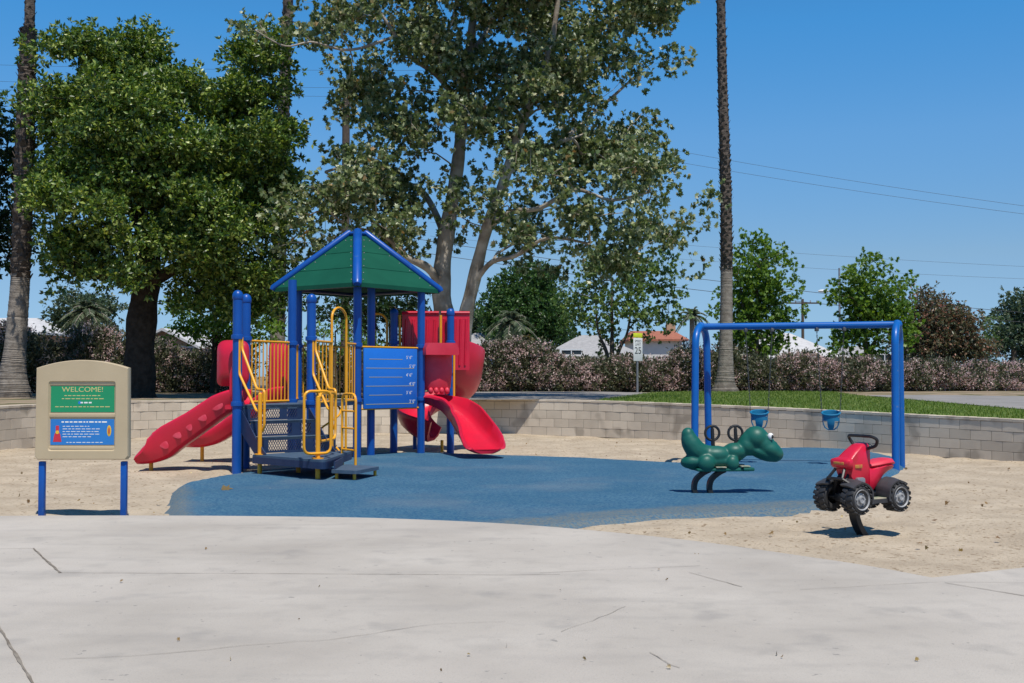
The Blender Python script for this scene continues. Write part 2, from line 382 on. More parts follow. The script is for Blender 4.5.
po = fromnp('rubber_surfacing', np.column_stack([XY, zz])[u], inv.reshape(-1, 4), bpy.data.materials.new('blue_rubber_granules'), smooth=True)
at_ = po.data.attributes.new('edge', 'FLOAT', 'POINT'); 
fr_ = np.array([[G(*q).x, G(*q).y] for q in ((820, 509), (770, 513), (720, 516.5), (660, 519), (615, 522.5), (578, 527), (545, 530), (500, 533), (440, 536))]); fl_ = np.array([[G(*q).x, G(*q).y] for q in ((170, 520), (171, 510), (176, 489))])
def pdist(xy, P):
    d = np.full(len(xy), 1e9)
    for a, b in zip(P, P[1:]):
        ab = b-a; t = np.clip(((xy-a)@ab)/(ab@ab), 0, 1); d = np.minimum(d, np.hypot(*(xy-(a+t[:, None]*ab)).T))
    return d
at_.data.foreach_set('value', np.minimum(pdist(XY[u], fr_), pdist(XY[u], fl_)*1.6+.28).astype(np.float32))
m = po.data.materials[0]; m.use_nodes = True; nt = m.node_tree; L = nt.links.new; p = nt.nodes['Principled BSDF']
tc = _n(nt, 'ShaderNodeTexCoord')
def noise(sc, det=4):
    n = _n(nt, 'ShaderNodeTexNoise'); n.inputs['Scale'].default_value = sc; n.inputs['Detail'].default_value = det; L(tc.outputs['Object'], n.inputs['Vector']); return n
def ramp(src, a, ca, b, cb):
    r = _n(nt, 'ShaderNodeValToRGB'); r.color_ramp.elements[0].position = a; r.color_ramp.elements[1].position = b
    r.color_ramp.elements[0].color = (*ca, 1); r.color_ramp.elements[1].color = (*cb, 1); L(src, r.inputs[0]); return r
def mixc(f, a, b):
    x = _n(nt, 'ShaderNodeMix', data_type='RGBA'); L(f, x.inputs['Factor']); L(a, x.inputs['A'])
    if isinstance(b, tuple): x.inputs['B'].default_value = (*b, 1)
    else: L(b, x.inputs['B'])
    return x.outputs['Result']
base = ramp(noise(.9, 6).outputs['Fac'], .35, (.048, .128, .19), .68, (.074, .168, .235)).outputs[0]
gran = ramp(noise(42, 4).outputs['Fac'], .40, (0, 0, 0), .60, (1, 1, 1)); 
c = mixc(gran.outputs[0], base, (.018, .082, .165))
at_n = _n(nt, 'ShaderNodeAttribute', attribute_name='edge')
ma = _n(nt, 'ShaderNodeMath', operation='MULTIPLY_ADD'); L(noise(1.7, 5).outputs['Fac'], ma.inputs[0]); ma.inputs[1].default_value = -.55; L(at_n.outputs['Fac'], ma.inputs[2])
wr = _n(nt, 'ShaderNodeMapRange'); wr.inputs['From Min'].default_value = .16; wr.inputs['From Max'].default_value = .42; wr.inputs['To Min'].default_value = 1.; wr.inputs['To Max'].default_value = 0
L(ma.outputs[0], wr.inputs[0])
n5 = ramp(noise(34, 4).outputs['Fac'], .40, (.25, .25, .25), .60, (1, 1, 1))
mm = _n(nt, 'ShaderNodeMath', operation='MULTIPLY'); L(wr.outputs[0], mm.inputs[0]); L(n5.outputs[0], mm.inputs[1])
c = mixc(mm.outputs[0], c, (.135, .155, .15))
dust = ramp(noise(.55, 8).outputs['Fac'], .52, (0, 0, 0), .80, (.45, .45, .45)); c = mixc(dust.outputs[0], c, (.18, .21, .23))
L(c, p.inputs['Base Color']); p.inputs['Roughness'].default_value = .85; p.inputs['Specular IOR Level'].default_value = .25
b = _n(nt, 'ShaderNodeBump'); b.inputs['Distance'].default_value = .006; L(noise(110, 4).outputs['Fac'], b.inputs['Height']); L(b.outputs[0], p.inputs['Normal'])
tag(po, kind='structure')
# --- concrete plaza in front
edge_px = [(-400, 517.5), (0, 515.8), (170, 515.5), (330, 517), (420, 519.5), (512, 524), (600, 531), (700, 541.5), (800, 555.5), (870, 566), (932, 577.5)]
edge = bez([G(*p, .045) for p in edge_px], 8)
edge2 = [G(932, 577.5, .045), G(1024, 567.5, .045), G(1300, 536, .045)]
poly = [(p.x, p.y) for p in edge] + [(p.x, p.y) for p in edge2[1:]] + [(16, -30), (-16, -30)]
cm = MB(); cm.prism(poly[::-1], -.1, .045)
m = bpy.data.materials.new('weathered_concrete'); m.use_nodes = True; nt = m.node_tree; L = nt.links.new; p = nt.nodes['Principled BSDF']; tc = _n(nt, 'ShaderNodeTexCoord')
c = ramp(noise(.8, 8).outputs['Fac'], .33, (.355, .322, .278), .68, (.445, .408, .355)).outputs[0]
st2 = ramp(noise(2.2, 10).outputs['Fac'], .60, (0, 0, 0), .78, (.75, .75, .75)); c = mixc(st2.outputs[0], c, (.25, .235, .215))
mp = _n(nt, 'ShaderNodeMapping'); mp.inputs['Scale'].default_value = (.55, 2.4, 1); L(tc.outputs['Object'], mp.inputs['Vector'])
n6 = _n(nt, 'ShaderNodeTexNoise'); n6.inputs['Scale'].default_value = 1.3; n6.inputs['Detail'].default_value = 9; L(mp.outputs[0], n6.inputs['Vector'])
c = mixc(ramp(n6.outputs['Fac'], .54, (0, 0, 0), .72, (.42, .42, .42)).outputs[0], c, (.29, .268, .24))
c = mixc(ramp(noise(5.5, 9).outputs['Fac'], .52, (0, 0, 0), .74, (.30, .30, .30)).outputs[0], c, (.27, .25, .225))
c = mixc(ramp(noise(.35, 5).outputs['Fac'], .48, (0, 0, 0), .70, (.5, .5, .5)).outputs[0], c, (.50, .455, .40))
c = mixc(ramp(noise(120, 3).outputs['Fac'], .56, (0, 0, 0), .7, (.35, .35, .35)).outputs[0], c, (.25, .24, .22))
c = mixc(ramp(noise(16, 3).outputs['Fac'], .70, (0, 0, 0), .74, (.7, .7, .7)).outputs[0], c, (.2, .19, .175))
L(c, p.inputs['Base Color']); p.inputs['Roughness'].default_value = .9; p.inputs['Specular IOR Level'].default_value = .2
b = _n(nt, 'ShaderNodeBump'); b.inputs['Distance'].default_value = .003; L(noise(90, 8).outputs['Fac'], b.inputs['Height']); L(b.outputs[0], p.inputs['Normal'])
tag(cm.build('concrete_plaza', m, smooth=0), kind='structure')
# joints and cracks: thin dark strips just above the slab
jm = MB()
def strip(pts, w, wig=0., step=.08, z=.049):
    P = []
    for a, b in zip(pts, pts[1:]):
        n = max(1, int((b-a).length/step))
        for k in range(n): P.append(a.lerp(b, k/n))
    P.append(pts[-1])
    P = [q + Vector((random.uniform(-wig, wig), random.uniform(-wig, wig)*1.5, 0)) for q in P]
    ws = [w*(1+random.uniform(-.5, .4)) for _ in P]
    vs = []
    for i, q in enumerate(P):
        t = (P[min(i+1, len(P)-1)]-P[max(i-1, 0)]).normalized(); nn = Vector((-t.y, t.x, 0))*ws[i]*.5
        vs += [(q+nn)[:2]+(z,), (q-nn)[:2]+(z,)]
    jm.add(vs, [(2*i, 2*i+1, 2*i+3, 2*i+2) for i in range(len(P)-1)])
zc = .045
for pts, w, wg in [([(-200, 553), (33, 548.5)], .006, .002), ([(33, 548.5), (60, 573)], .016, .003), ([(60, 573), (300, 574), (512, 575.3), (560, 574.5)], .006, .0015), ([(-8, 615), (36, 690), (70, 750)], .014, .003),
                   ([(690, 573), (742, 587)], .007, .006), ([(945, 583), (1024, 596), (1200, 622)], .008, .003), ([(540, 573), (700, 566)], .004, .004), ([(1024, 583), (940, 582), (800, 590)], .003, .004),
                   ([(60, 660), (150, 655), (260, 645), (330, 640), (430, 625), (505, 622)], .003, .008), ([(650, 653), (670, 665), (680, 668)], .004, .004), ([(560, 632), (600, 618), (625, 607)], .0025, .006)]:
    strip([G(*q, zc) for q in pts], w, wg)
M['joint'] = mat('dirt_filled_joint', (.15, .125, .095), (.24, .21, .17), 9, .95)
tag(jm.build('pavement_joints', M['joint'], smooth=0), kind='structure')
# --- the low block wall: four courses and a cap
wallm = MB(); ch = GZ/4 - .006
nb = len(BL)
core = MB()
for i in range(nb-1):
    for r in range(4):
        off = .5 if r % 2 else 0
        a = BL[i].lerp(BL[i+1], off); i2 = min(i+2, nb-1); b = BL[i+1].lerp(BL[i2], off)
        if (b-a).length < .05: continue
        t = (b-a).normalized(); n = Vector((-t.y, t.x, 0)); c = (a+b)/2 + n*.10; ht = float(zf(c.x, c.y)); sl_ = (float(zf(b.x, b.y))-float(zf(a.x, a.y)))*(r+.5)/4
        o0 = len(wallm.v)
        wallm.box(c + Vector((0, 0, r*(ht/4) + ht/8 - .02)), ((b-a).length-.009, .192+random.uniform(-.003, .003), ht/4-.009), math.atan2(t.y, t.x), bev=.0025)
for i in range(nb-1):
    a, b = BL[i], BL[i+1]; t = (b-a).normalized(); n = Vector((-t.y, t.x, 0)); c = (a+b)/2 + n*.10; ht = float(zf(c.x, c.y))
    wallm.box(c + Vector((0, 0, ht-.02+.027)), ((b-a).length-.003, .215, .05), math.atan2(t.y, t.x), bev=.004)
    core.box(c + Vector((0, 0, ht/2-.03)), ((b-a).length+.03, .186, ht-.02), math.atan2(t.y, t.x))
wl = wallm.build('retaining_wall', M['block'], smooth=0)
tag(wl, 'low curved wall of pale grey concrete blocks around the sand', 'wall')
core.build('mortar', M['mortar'], wl, smooth=0)
# --- lawn and path on the raised ground
def drape(name, poly, dz, m):
    bm = bmesh.new(); bm.faces.new([bm.verts.new((p[0], p[1], 0)) for p in poly]); bmesh.ops.triangulate(bm, faces=bm.faces[:])
    x0_, x1_ = max(-40, min(p[0] for p in poly)), min(60, max(p[0] for p in poly)); y0_, y1_ = max(5, min(p[1] for p in poly)), min(60, max(p[1] for p in poly))
    for ax, lo, hi in (((1, 0, 0), x0_, x1_), ((0, 1, 0), y0_, y1_)):
        for c in np.arange(lo+.5, hi, 1.0): bmesh.ops.bisect_plane(bm, geom=bm.verts[:]+bm.edges[:]+bm.faces[:], plane_co=(c*ax[0], c*ax[1], 0), plane_no=ax)
    for v in bm.verts: v.co.z = float(zf(v.co.x, v.co.y)) + dz
    return tag(MB().bm(bm).build(name, m, smooth=0), kind='structure')
def GR(px, py):
    z = GZ
    for _ in range(6):
        p = G(px, py, z); z = float(zf(p.x, p.y))
    return p
def sheet(name, px, z, m, n=1): return drape(name, [GR(x, y) for x, y in px], z-GZ, m)
lawn_line = [BL[i] + wnorm(i)*.22 for i in range(nb)]
i0 = min(range(nb), key=lambda i: abs(lawn_line[i].x - G(592, 402, GZ).x) + (0 if lawn_line[i].y > 15 else 99))
LP = [Vector((p.x, p.y, GZ+.004)) for p in lawn_line[i0:]]
back = [GR(*q) for q in ((1300, 433), (1024, 411.5), (930, 403.0), (860, 397), (830, 393.0), (760, 392.6), (690, 392.8), (650, 394))]
M['lawn'] = mat('mown_lawn', (.09, .15, .028), (.14, .195, .045), 1.6, .95, bump=.02, bscale=60, spec=.15, detail=8, speck=(5, .63, (.16, .16, .05)))
drape('lawn', LP+back, .03, M['lawn'])
M['path'] = mat('worn_asphalt_path', (.25, .235, .22), (.20, .19, .175), 1.1, .95, bump=.005, bscale=60)
sheet('path', [(440, 401), (600, 401), (655, 393.9), (600, 392.6), (440, 392.8)], GZ+.036, M['path'])
sheet('driveway', [(865, 396.5), (930, 402.5), (1024, 410.8), (1300, 431), (1300, 399), (1024, 397.5), (930, 396.2)], GZ+.036, M['path'])
sheet('street', [(-900, 388.2), (2000, 388.2), (2000, 385.9), (-900, 385.9)], GZ+.03, mat('street_asphalt', (.055, .055, .057), (.045, .045, .047), 2, .9))
# grass blades over the lawn
lp = np.array([[p.x, p.y] for p in LP+back])
def in_poly(xy, Pn):
    x, y = xy[:, 0], xy[:, 1]; r = np.zeros(len(xy), bool); j = len(Pn)-1
    for i in range(len(Pn)):
        xi, yi = Pn[i]; xj, yj = Pn[j]; r ^= ((yi > y) != (yj > y)) & (x < (xj-xi)*(y-yi)/(yj-yi+1e-12)+xi); j = i
    return r
Q = rng.uniform([1.5, 17], [19, 43], (130000, 2)); Q = Q[in_poly(Q, lp)]
def quads(P, T, S, wid, name, m, parent=None, kinds=None):
    """thin triangles/quads: P base (n,3), T direction (n,3), S side (n,3), wid width"""
    n = len(P); V = np.empty((n, 4, 3)); V[:, 0] = P - S*wid[:, None]*.5; V[:, 1] = P + S*wid[:, None]*.5; V[:, 2] = P + T + S*wid[:, None]*.12; V[:, 3] = P + T - S*wid[:, None]*.12
    return fromnp(name, V.reshape(-1, 3), np.arange(4*n).reshape(n, 4), m, parent)
n = len(Q); a = rng.uniform(0, 6.28, n); h = rng.uniform(.025, .065, n)
T = np.stack([np.cos(a)*h*.5, np.sin(a)*h*.5, h], 1); S = np.stack([-np.sin(a), np.cos(a), 0*a], 1)
tag(quads(np.column_stack([Q, zf(Q[:, 0], Q[:, 1])+.028]), T, S, rng.uniform(.010, .02, n), 'grass', LM['grass']), 'short green mown grass on the raised lawn behind the wall', 'grass', kind='stuff')

# ---------------------------------------------------------------- foliage
LEAF = np.array([(0, 0, 0), (.26, .42, .10), (0, 1, -.06), (-.26, .42, .10), (0, .45, -.02)], float)      # a folded blade, stalk at the origin
LEAF_F = np.array([(0, 1, 2, 4), (0, 4, 2, 3)])
LOBE = np.array([(0, 0, 0), (.52, .18, .12), (.30, .45, .03), (.55, .72, .06), (.18, .68, 0), (0, 1.05, -.10), (-.18, .68, 0), (-.55, .72, .06), (-.30, .45, .03), (-.52, .18, .12)], float)
LOBE_F = np.array([(0, 1, 2, 8), (0, 8, 9, 9), (2, 3, 4, 6), (2, 6, 7, 8), (4, 5, 6, 6)])
LOBE_T = np.array([(0, 1, 2), (0, 2, 8), (0, 8, 9), (2, 3, 4), (2, 4, 6), (2, 6, 8), (8, 6, 7), (4, 5, 6)])
SLIM = np.array([(0, 0, 0), (.11, .4, .04), (0, 1, -.08), (-.11, .4, .04)], float); SLIM_F = np.array([(0, 1, 2, 3)])
def leaves(name, P, D, size, m, parent=None, tmpl=LEAF, faces=LEAF_F):
    n = len(P); D = D/ (np.linalg.norm(D, axis=1)[:, None]+1e-9)
    Rv = rng.normal(size=(n, 3)); Rv[:, 2] *= .6
    X = np.cross(D, Rv); X /= np.linalg.norm(X, axis=1)[:, None]+1e-9; Zv = np.cross(X, D)
    flip = np.sign(Zv[:, 2]); flip[flip == 0] = 1; X *= flip[:, None]; Zv *= flip[:, None]
    V = P[:, None] + size[:, None, None]*(tmpl[None, :, 0, None]*X[:, None] + tmpl[None, :, 1, None]*D[:, None] + tmpl[None, :, 2, None]*Zv[:, None])
    k = len(tmpl); Fc = (np.arange(n)[:, None, None]*k + faces[None]).reshape(-1, faces.shape[1])
    return fromnp(name, V.reshape(-1, 3), Fc, m, parent)
def in_blobs(blobs, dens, hollow=.35, rnd=rng, clump=0., per=9):
    """attractors in a union of ellipsoids (cx,cy,cz,rx,ry,rz); with clump, gathered in bunches of that radius"""
    out = []
    for b in blobs:
        c, r = np.array(b[:3]), np.array(b[3:6]); n = max(3, int(dens*r[0]*r[1]*r[2]*4.19*(b[6] if len(b) > 6 else 1)))
        m = max(2, n//per) if clump else n
        d = rnd.normal(size=(m, 3)); d /= np.linalg.norm(d, axis=1)[:, None]
        t = (hollow**3 + (1-hollow**3)*rnd.uniform(size=m))**(1/3)
        q = c + d*t[:, None]*r
        if clump: q = np.repeat(q, max(1, n//m), 0); q = q + np.clip(rnd.normal(size=q.shape), -1.6, 1.6)*clump*np.array([1, 1, .6])
        out.append(q)
    return np.concatenate(out)
def grow(limbs, att, tip=.012, wander=.18, expo=.47, bias=.35, seg=6):
    """skeleton: limbs are polylines [(Vector, radius)...]; every attractor is joined to the nearest part of the tree"""
    N, par, fix = [], [], []
    for limb in limbs:
        prev = -1
        if N:
            d = [(Vector(N[k])-limb[0][0]).length for k in range(len(N))]; prev = int(np.argmin(d))
            if d[prev] < .05: limb = limb[1:]
        for (p, r) in limb:
            N.append(tuple(p)); par.append(prev); fix.append(r); prev = len(N)-1
    nl = len(N); cap_ = nl + len(att)*4 + 10
    A = np.zeros((cap_, 3)); A[:nl] = N; plen = np.zeros(cap_); n = nl
    for i in range(nl):
        if par[i] >= 0: plen[i] = plen[par[i]] + np.linalg.norm(A[i]-A[par[i]])
    d0 = np.min(np.linalg.norm(att[:, None]-A[None, :nl], axis=2), axis=1)
    order = np.argsort(d0 + rng.uniform(0, .5, len(att))); tips = []
    for q in order:
        t = att[q]; v = t - A[:n]; dist = np.linalg.norm(v, axis=1)
        cost = dist + bias*plen[:n]*.3 + .5*np.maximum(0, A[:n, 2]-t[2])
        k = int(np.argmin(cost)); L_ = dist[k]; steps = 3 if L_ > .9 else (2 if L_ > .35 else 1)
        prev = k; a = A[k].copy()
        for s in range(1, steps+1):
            f = s/steps; pt = a + (t-a)*f
            if s < steps: pt = pt + rng.normal(size=3)*wander*L_*.3 + np.array([0, 0, .10*L_*math.sin(math.pi*f)])
            A[n] = pt; par.append(prev); fix.append(0); plen[n] = plen[prev] + np.linalg.norm(pt-A[prev]); prev = n; n += 1
        tips.append(prev)
    A = A[:n]; cnt = np.zeros(n); 
    for t in tips: cnt[t] += 1
    for i in range(n-1, -1, -1):
        if par[i] >= 0 and i >= nl: cnt[par[i]] += cnt[i]
    rad_ = np.maximum(tip, tip*np.power(np.maximum(cnt, 1), expo))
    for i in range(nl): rad_[i] = fix[i]
    for i in range(nl, n): rad_[i] = min(rad_[i], rad_[par[i]]*.85) if par[i] >= 0 else rad_[i]
    mb = MB(); start = 0
    # limbs as whole tubes, the rest segment by segment
    i = 0
    while i < nl:
        j = i
        while j+1 < nl and par[j+1] == j: j += 1
        ch_ = list(range(i, j+1)); 
        if par[i] >= 0: ch_ = [par[i]] + ch_
        pts = bez([A[q] for q in ch_], 5); rr = []
        rs_ = [min(rad_[q], rad_[ch_[1]]*1.05) if (par[i] >= 0 and q == par[i]) else rad_[q] for q in ch_]
        for a_, b_ in zip(rs_, rs_[1:]): rr += [a_+(b_-a_)*k/5 for k in range(5)]
        rr.append(rs_[-1]); rr = [r*(1+.07*math.sin(k*1.3)) for k, r in enumerate(rr)]
        mb.tube(pts, rr, 12); i = j+1
    kids = {}
    for i in range(nl, n): kids.setdefault(par[i], []).append(i)
    done = set()
    for i in range(nl, n):
        if i in done: continue
        chn = [par[i], i]; done.add(i)
        while True:
            ks = [k for k in kids.get(chn[-1], []) if k not in done]
            if not ks: break
            k = max(ks, key=lambda q: cnt[q]); chn.append(k); done.add(k)
        rs = [rad_[q] for q in chn]; rs[0] = rs[1]*1.1
        mb.tube([A[q] for q in chn], rs, seg if rs[0] > .03 else 4, cap=False)
    return mb, A[tips], A[nl:n]
def tree(name, label, limbs, blobs, bark, leaf, dens, per, spread, size, tmpl='leaf', cat='tree', group=None, rosette=0, droop=0., tip=.012, hollow=.35, bias=.35, at=None, extra=0, expo=.47, up=.3, clump=0.):
    global rng
    rng = np.random.default_rng(zlib.crc32(label.encode()))
    root = empty(name, at if at else limbs[0][0][0] if isinstance(limbs[0][0][0], Vector) else Vector(limbs[0][0][0]))
    o = Vector(root.location)
    limbs = [[(Vector(p)-o, r) for p, r in l] for l in limbs]
    blobs = [(b[0]-o.x, b[1]-o.y, b[2]-o.z, *b[3:]) for b in blobs]
    att = in_blobs(blobs, dens, hollow, rng, clump)
    mb, tips, mids = grow(limbs, att, tip=tip, bias=bias, expo=expo)
    mb.build('trunk', bark, root)
    C = np.concatenate([tips] + ([mids[rng.integers(0, len(mids), extra)]] if extra else []))
    n = len(C)
    if rosette:   # leaf tufts
        k = max(1, int(per/rosette)); T = np.repeat(C, k, 0) + np.clip(rng.normal(size=(n*k, 3)), -1.9, 1.9)*np.array([spread, spread, spread*.7])
        out = T - np.repeat(C, k, 0); out[:, 2] += spread*.8; out /= np.linalg.norm(out, axis=1)[:, None]+1e-9
        P = np.repeat(T, rosette, 0); D = np.repeat(out, rosette, 0)*.55 + rng.normal(size=(len(P), 3))*.62
        D[:, 2] -= droop; P = P + D*.02
    else:
        P = np.repeat(C, per, 0) + np.clip(rng.normal(size=(n*per, 3)), -2, 2)*np.array([spread, spread, spread*.75])
        D = rng.normal(size=(len(P), 3)) + (P-np.repeat(C, per, 0))/spread*.5; D[:, 2] += up - droop
    sz = size*rng.uniform(.6, 1.25, len(P))
    tm, fc = {'leaf': (LEAF, LEAF_F), 'lobe': (LOBE, LOBE_T), 'slim': (SLIM, SLIM_F)}[tmpl]
    leaves('crown', P, D, sz, leaf, root, tm, fc)
    return tag(root, label, cat, group)
def pblobs(lst, D, depth=1., seed=0, dens=1.):
    """blobs given as picture discs, set at about depth D with real thickness"""
    rr = random.Random(seed); out = []
    for b in lst:
        x, y, r = b[:3]; f = b[3] if len(b) > 3 else 1.
        off = b[4] if len(b) > 4 else rr.uniform(-depth, depth)
        p = AT(x, y, D+off); R_ = r*(D+off)/F_; out.append((p.x, p.y, p.z, R_, R_*1.05, R_*.92, f))
    return out
def pl(D, *pts): return [(AT(x, y, D+(q[0] if q else 0)), r) for x, y, r, *q in pts]
def base(px, D): return Vector(((px-W_/2)*D/F_, D, GZ))
def limb_from(px, D, r, *rest): 
    return [(base(px, D)-Vector((0, 0, .15)), r*1.35), (base(px, D)+Vector((0, 0, .35)), r)] + pl(D, *rest)

# --- the big dark evergreen at left
DL = 31.5
tree('evergreen_tree', 'big dense dark green evergreen with thick black trunk behind the sign',
     [limb_from(139, DL, .44, (141, 330, .40), (146, 285, .38), (150, 240, .32)), pl(DL, (146, 285, .3), (115, 272, .26, -.6), (75, 268, .2, -.9), (48, 235, .12, -1.2)), pl(DL, (150, 240, .3), (120, 180, .2, -.8), (95, 110, .12, -1)), pl(DL, (150, 245, .28), (190, 190, .2, .6), (235, 120, .12, .8)), pl(DL, (150, 245, .25), (165, 160, .16, 1.5), (160, 90, .1, 1.8)), pl(DL, (146, 285, .24), (200, 255, .16, -1), (250, 235, .1, -1.2))],
     pblobs([(72, 60, 30), (110, 50, 36), (150, 62, 38, 1, .4), (185, 95, 36), (70, 105, 38, 1, -1.2), (120, 115, 50, 1, -1.8), (165, 130, 50, 1, -1.9), (60, 170, 34, 1, -.8), (105, 185, 52, 1, -2.2), (160, 200, 50, 1, -2), (205, 160, 40, 1, -1), (242, 62, 30), (265, 90, 32), (240, 115, 40, 1, .8), (262, 150, 32), (245, 195, 42, 1, -.3), (268, 215, 26), (215, 225, 42, 1, -1.6), (72, 235, 36, 1, -1.4), (64, 275, 24, .8, -1), (120, 245, 40, 1, -2), (235, 262, 40, 1, -.8), (185, 262, 40, 1, -1.2), (95, 150, 60, 1, 2), (180, 170, 70, 1, 2.4), (130, 90, 50, 1, 2), (245, 170, 45, 1, 2), (215, 290, 22, .8, .5), (262, 275, 22, .8, .6), (208, 285, 28, 1, -.6), (242, 292, 26, 1, -.5), (272, 285, 22, 1, .2), (182, 280, 22, .8, -.8), (285, 255, 20, 1, 0), (288, 200, 18, 1, .3), (255, 50, 28, 1, .4), (140, 34, 14, 1, 0), (55, 40, 14)], DL, 1.2, 3),
     M['bark_dark'], LM['dark'], 9., 150, .25, .135, rosette=9, tip=.011, hollow=.5, expo=.36, clump=.34)
# --- a second one half out of the frame
tree('evergreen_tree', 'dark evergreen at the left edge, mostly behind the left palm trunk',
     [limb_from(-45, 36, .35, (-42, 330, .3), (-40, 260, .22), (-38, 200, .14))],
     pblobs([(-40, 170, 45), (5, 150, 32), (-10, 200, 40), (10, 235, 30), (-50, 240, 45), (-20, 255, 34), (-30, 110, 35)], 36, 1.2, 5), M['bark_dark'], LM['darker'], 3, 90, .36, .18, rosette=8, hollow=.5)
# --- the sycamore, two leaning trunks
DS = 30.0
syc_bl = [(380, 30, 52, .8), (440, 10, 55, .9), (500, 20, 60), (560, 15, 62), (625, 25, 52), (655, 62, 34), (300, 12, 34, .75), (262, 18, 26, .8), (335, 40, 22, .6), (390, 100, 46), (450, 85, 45, .8), (510, 90, 60), (575, 100, 55), (610, 140, 42), (355, 150, 44), (325, 190, 38), (288, 205, 30), (282, 232, 24), (400, 175, 50), (345, 225, 40), (395, 228, 38), (440, 170, 40, .7), (505, 160, 50, .8), (560, 170, 52), (615, 195, 46), (655, 195, 34), (690, 207, 20), (705, 205, 9), (660, 232, 26), (625, 245, 32), (585, 245, 36), (545, 235, 36), (655, 125, 18, .7), (688, 258, 12, .6), (430, -70, 70), (520, -75, 75), (600, -50, 60), (340, -50, 50, .8), (640, -20, 40), (560, 262, 22), (610, 268, 20), (430, 245, 18, .5), (520, 203, 30, 1, -2.4), (562, 208, 34, 1, -3), (602, 212, 34, 1, -3.2), (540, 175, 34, 1, -2), (470, 200, 26, .8, -1.8), (445, 135, 34, .8, -1.6), (500, 130, 36, 1, -2.2), (380, 246, 22, 1, -2), (415, 236, 20, .9, -1.6), (322, 240, 22, 1, -2), (540, 245, 30, 1, -2.8), (585, 240, 30, 1, -3), (640, 205, 30, 1, -2.5), (470, 60, 34, .8, -1.6), (540, 70, 36, 1, -2), (600, 60, 36, 1, -1), (420, 60, 30, .9, -1.5), (358, 100, 32), (352, 62, 28, .8), (398, 122, 34, 1, -1.2), (372, 132, 30), (428, 100, 34, 1, -1), (405, 20, 36, 1, -1), (345, 15, 30, .8), (318, 20, 26, .8), (350, 190, 34, 1, -1), (308, 215, 28, 1, -1.2), (490, 40, 40, 1, -1)]
tree('sycamore_tree', 'tall spreading sycamore with pale mottled limbs behind the play structure',
     [limb_from(452, DS, .34, (447, 330, .28), (441, 288, .25), (446, 238, .21), (457, 170, .165), (463, 112, .145), (470, 50, .12), (477, -30, .09), (480, -110, .05)),
      [(base(463, DS-.1)-Vector((0, 0, .1)), .27)] + pl(DS, (464, 330, .20, -.2), (474, 280, .17, -.5), (487, 228, .145, -.8), (506, 175, .125, -1), (522, 122, .115, -1.2), (548, 60, .085, -1.3), (558, 0, .06, -1.4)),
      pl(DS, (441, 288, .16), (428, 268, .11, -.4), (404, 256, .08, -.8), (385, 236, .06, -1), (352, 228, .045, -1.4)), pl(DS, (446, 238, .14), (425, 195, .09, .8), (395, 178, .07, 1), (372, 160, .055, 1.2), (325, 172, .035, 1.4)),
      pl(DS, (463, 112, .10), (438, 76, .075, -.6), (412, 58, .06, -.9), (396, 36, .05, -1), (372, 0, .04, -1.2)), pl(DS, (396, 36, .05, -1), (350, 50, .035, -1.6), (312, 42, .026, -1.8), (285, 46, .02, -2), (255, 30, .014, -2.2)), pl(DS, (470, 55, .09), (492, 22, .06, .8), (520, -40, .04, 1)),
      pl(DS, (487, 228, .10, -.8), (512, 212, .075, -1.4), (540, 208, .06, -1.8), (575, 190, .045, -2.4), (612, 200, .035, -2.6), (650, 192, .025, -2.8)), pl(DS, (506, 175, .10, -1), (535, 150, .07, -.2), (560, 142, .06, .4), (600, 108, .045, 1), (640, 72, .03, 1.2)), pl(DS, (474, 282, .09, -.5), (492, 262, .065, -1), (515, 256, .055, -1.5), (548, 238, .04, -2.2), (590, 244, .03, -2.5)), pl(DS, (459, 140, .09), (488, 108, .07, .5), (520, 76, .055, .8), (560, 44, .04, 1)), pl(DS, (462, 118, .07), (478, 114, .06, -.6), (494, 104, .05, -.8), (530, 86, .035, -1), (566, 58, .02, -1.2))],
     pblobs(syc_bl, DS, 2.6, 8), M['bark_syc'], LM['syc'], 3.6, 66, .25, .118, 'lobe', rosette=6, droop=.35, tip=.008, hollow=.3, expo=.42, extra=300, clump=.36)
# --- small trees along the hedge
def small(px, D, top, bl, label, leaf, dens=7., per=80, spread=.26, size=.13, name='young_tree', r=.10, tm='lobe', seed=1, lean=0, bark='bark_brown', group=None, multi=(0,), depth=.5):
    ls = []
    for k, dx in enumerate(multi):
        if k == 0: ls.append(limb_from(px, D, r, (px+dx*.3+lean*.3, 350, r*.85), (px+dx+lean, top+75, r*.6), (px+dx*1.2+lean, top+30, r*.3)))
        else: ls.append([(base(px, D)+Vector((0, 0, .4)), r*.8)] + pl(D, (px+dx*.4, 352, r*.7), (px+dx, top+80, r*.45), (px+dx*1.2, top+45, r*.25)))
    return tree(name, label, ls, pblobs(bl, D, depth, seed), M[bark], leaf, dens, per, spread, size, tm, rosette=5, droop=.15, tip=.008, group=group)
small(757, 45.5, 232, [(758, 248, 15), (772, 262, 18), (745, 270, 17), (778, 285, 17), (755, 292, 22), (738, 300, 17), (770, 312, 22), (742, 322, 20), (776, 335, 17), (752, 342, 18), (725, 305, 14), (765, 352, 12), (785, 318, 9), (733, 342, 14)], 'slim green young tree just right of the right palm trunk', LM['fresh'], seed=2, multi=(0, -14))
small(866, 45.8, 252, [(866, 268, 14), (850, 280, 15), (884, 276, 14), (862, 295, 20), (843, 300, 16), (888, 298, 18), (900, 285, 8), (872, 318, 22), (845, 325, 18), (895, 320, 16), (856, 345, 18), (885, 342, 18), (834, 345, 9), (906, 335, 9)], 'bushy bright green young tree behind the right end of the swing frame', LM['fresh'], seed=4, multi=(0, 12))
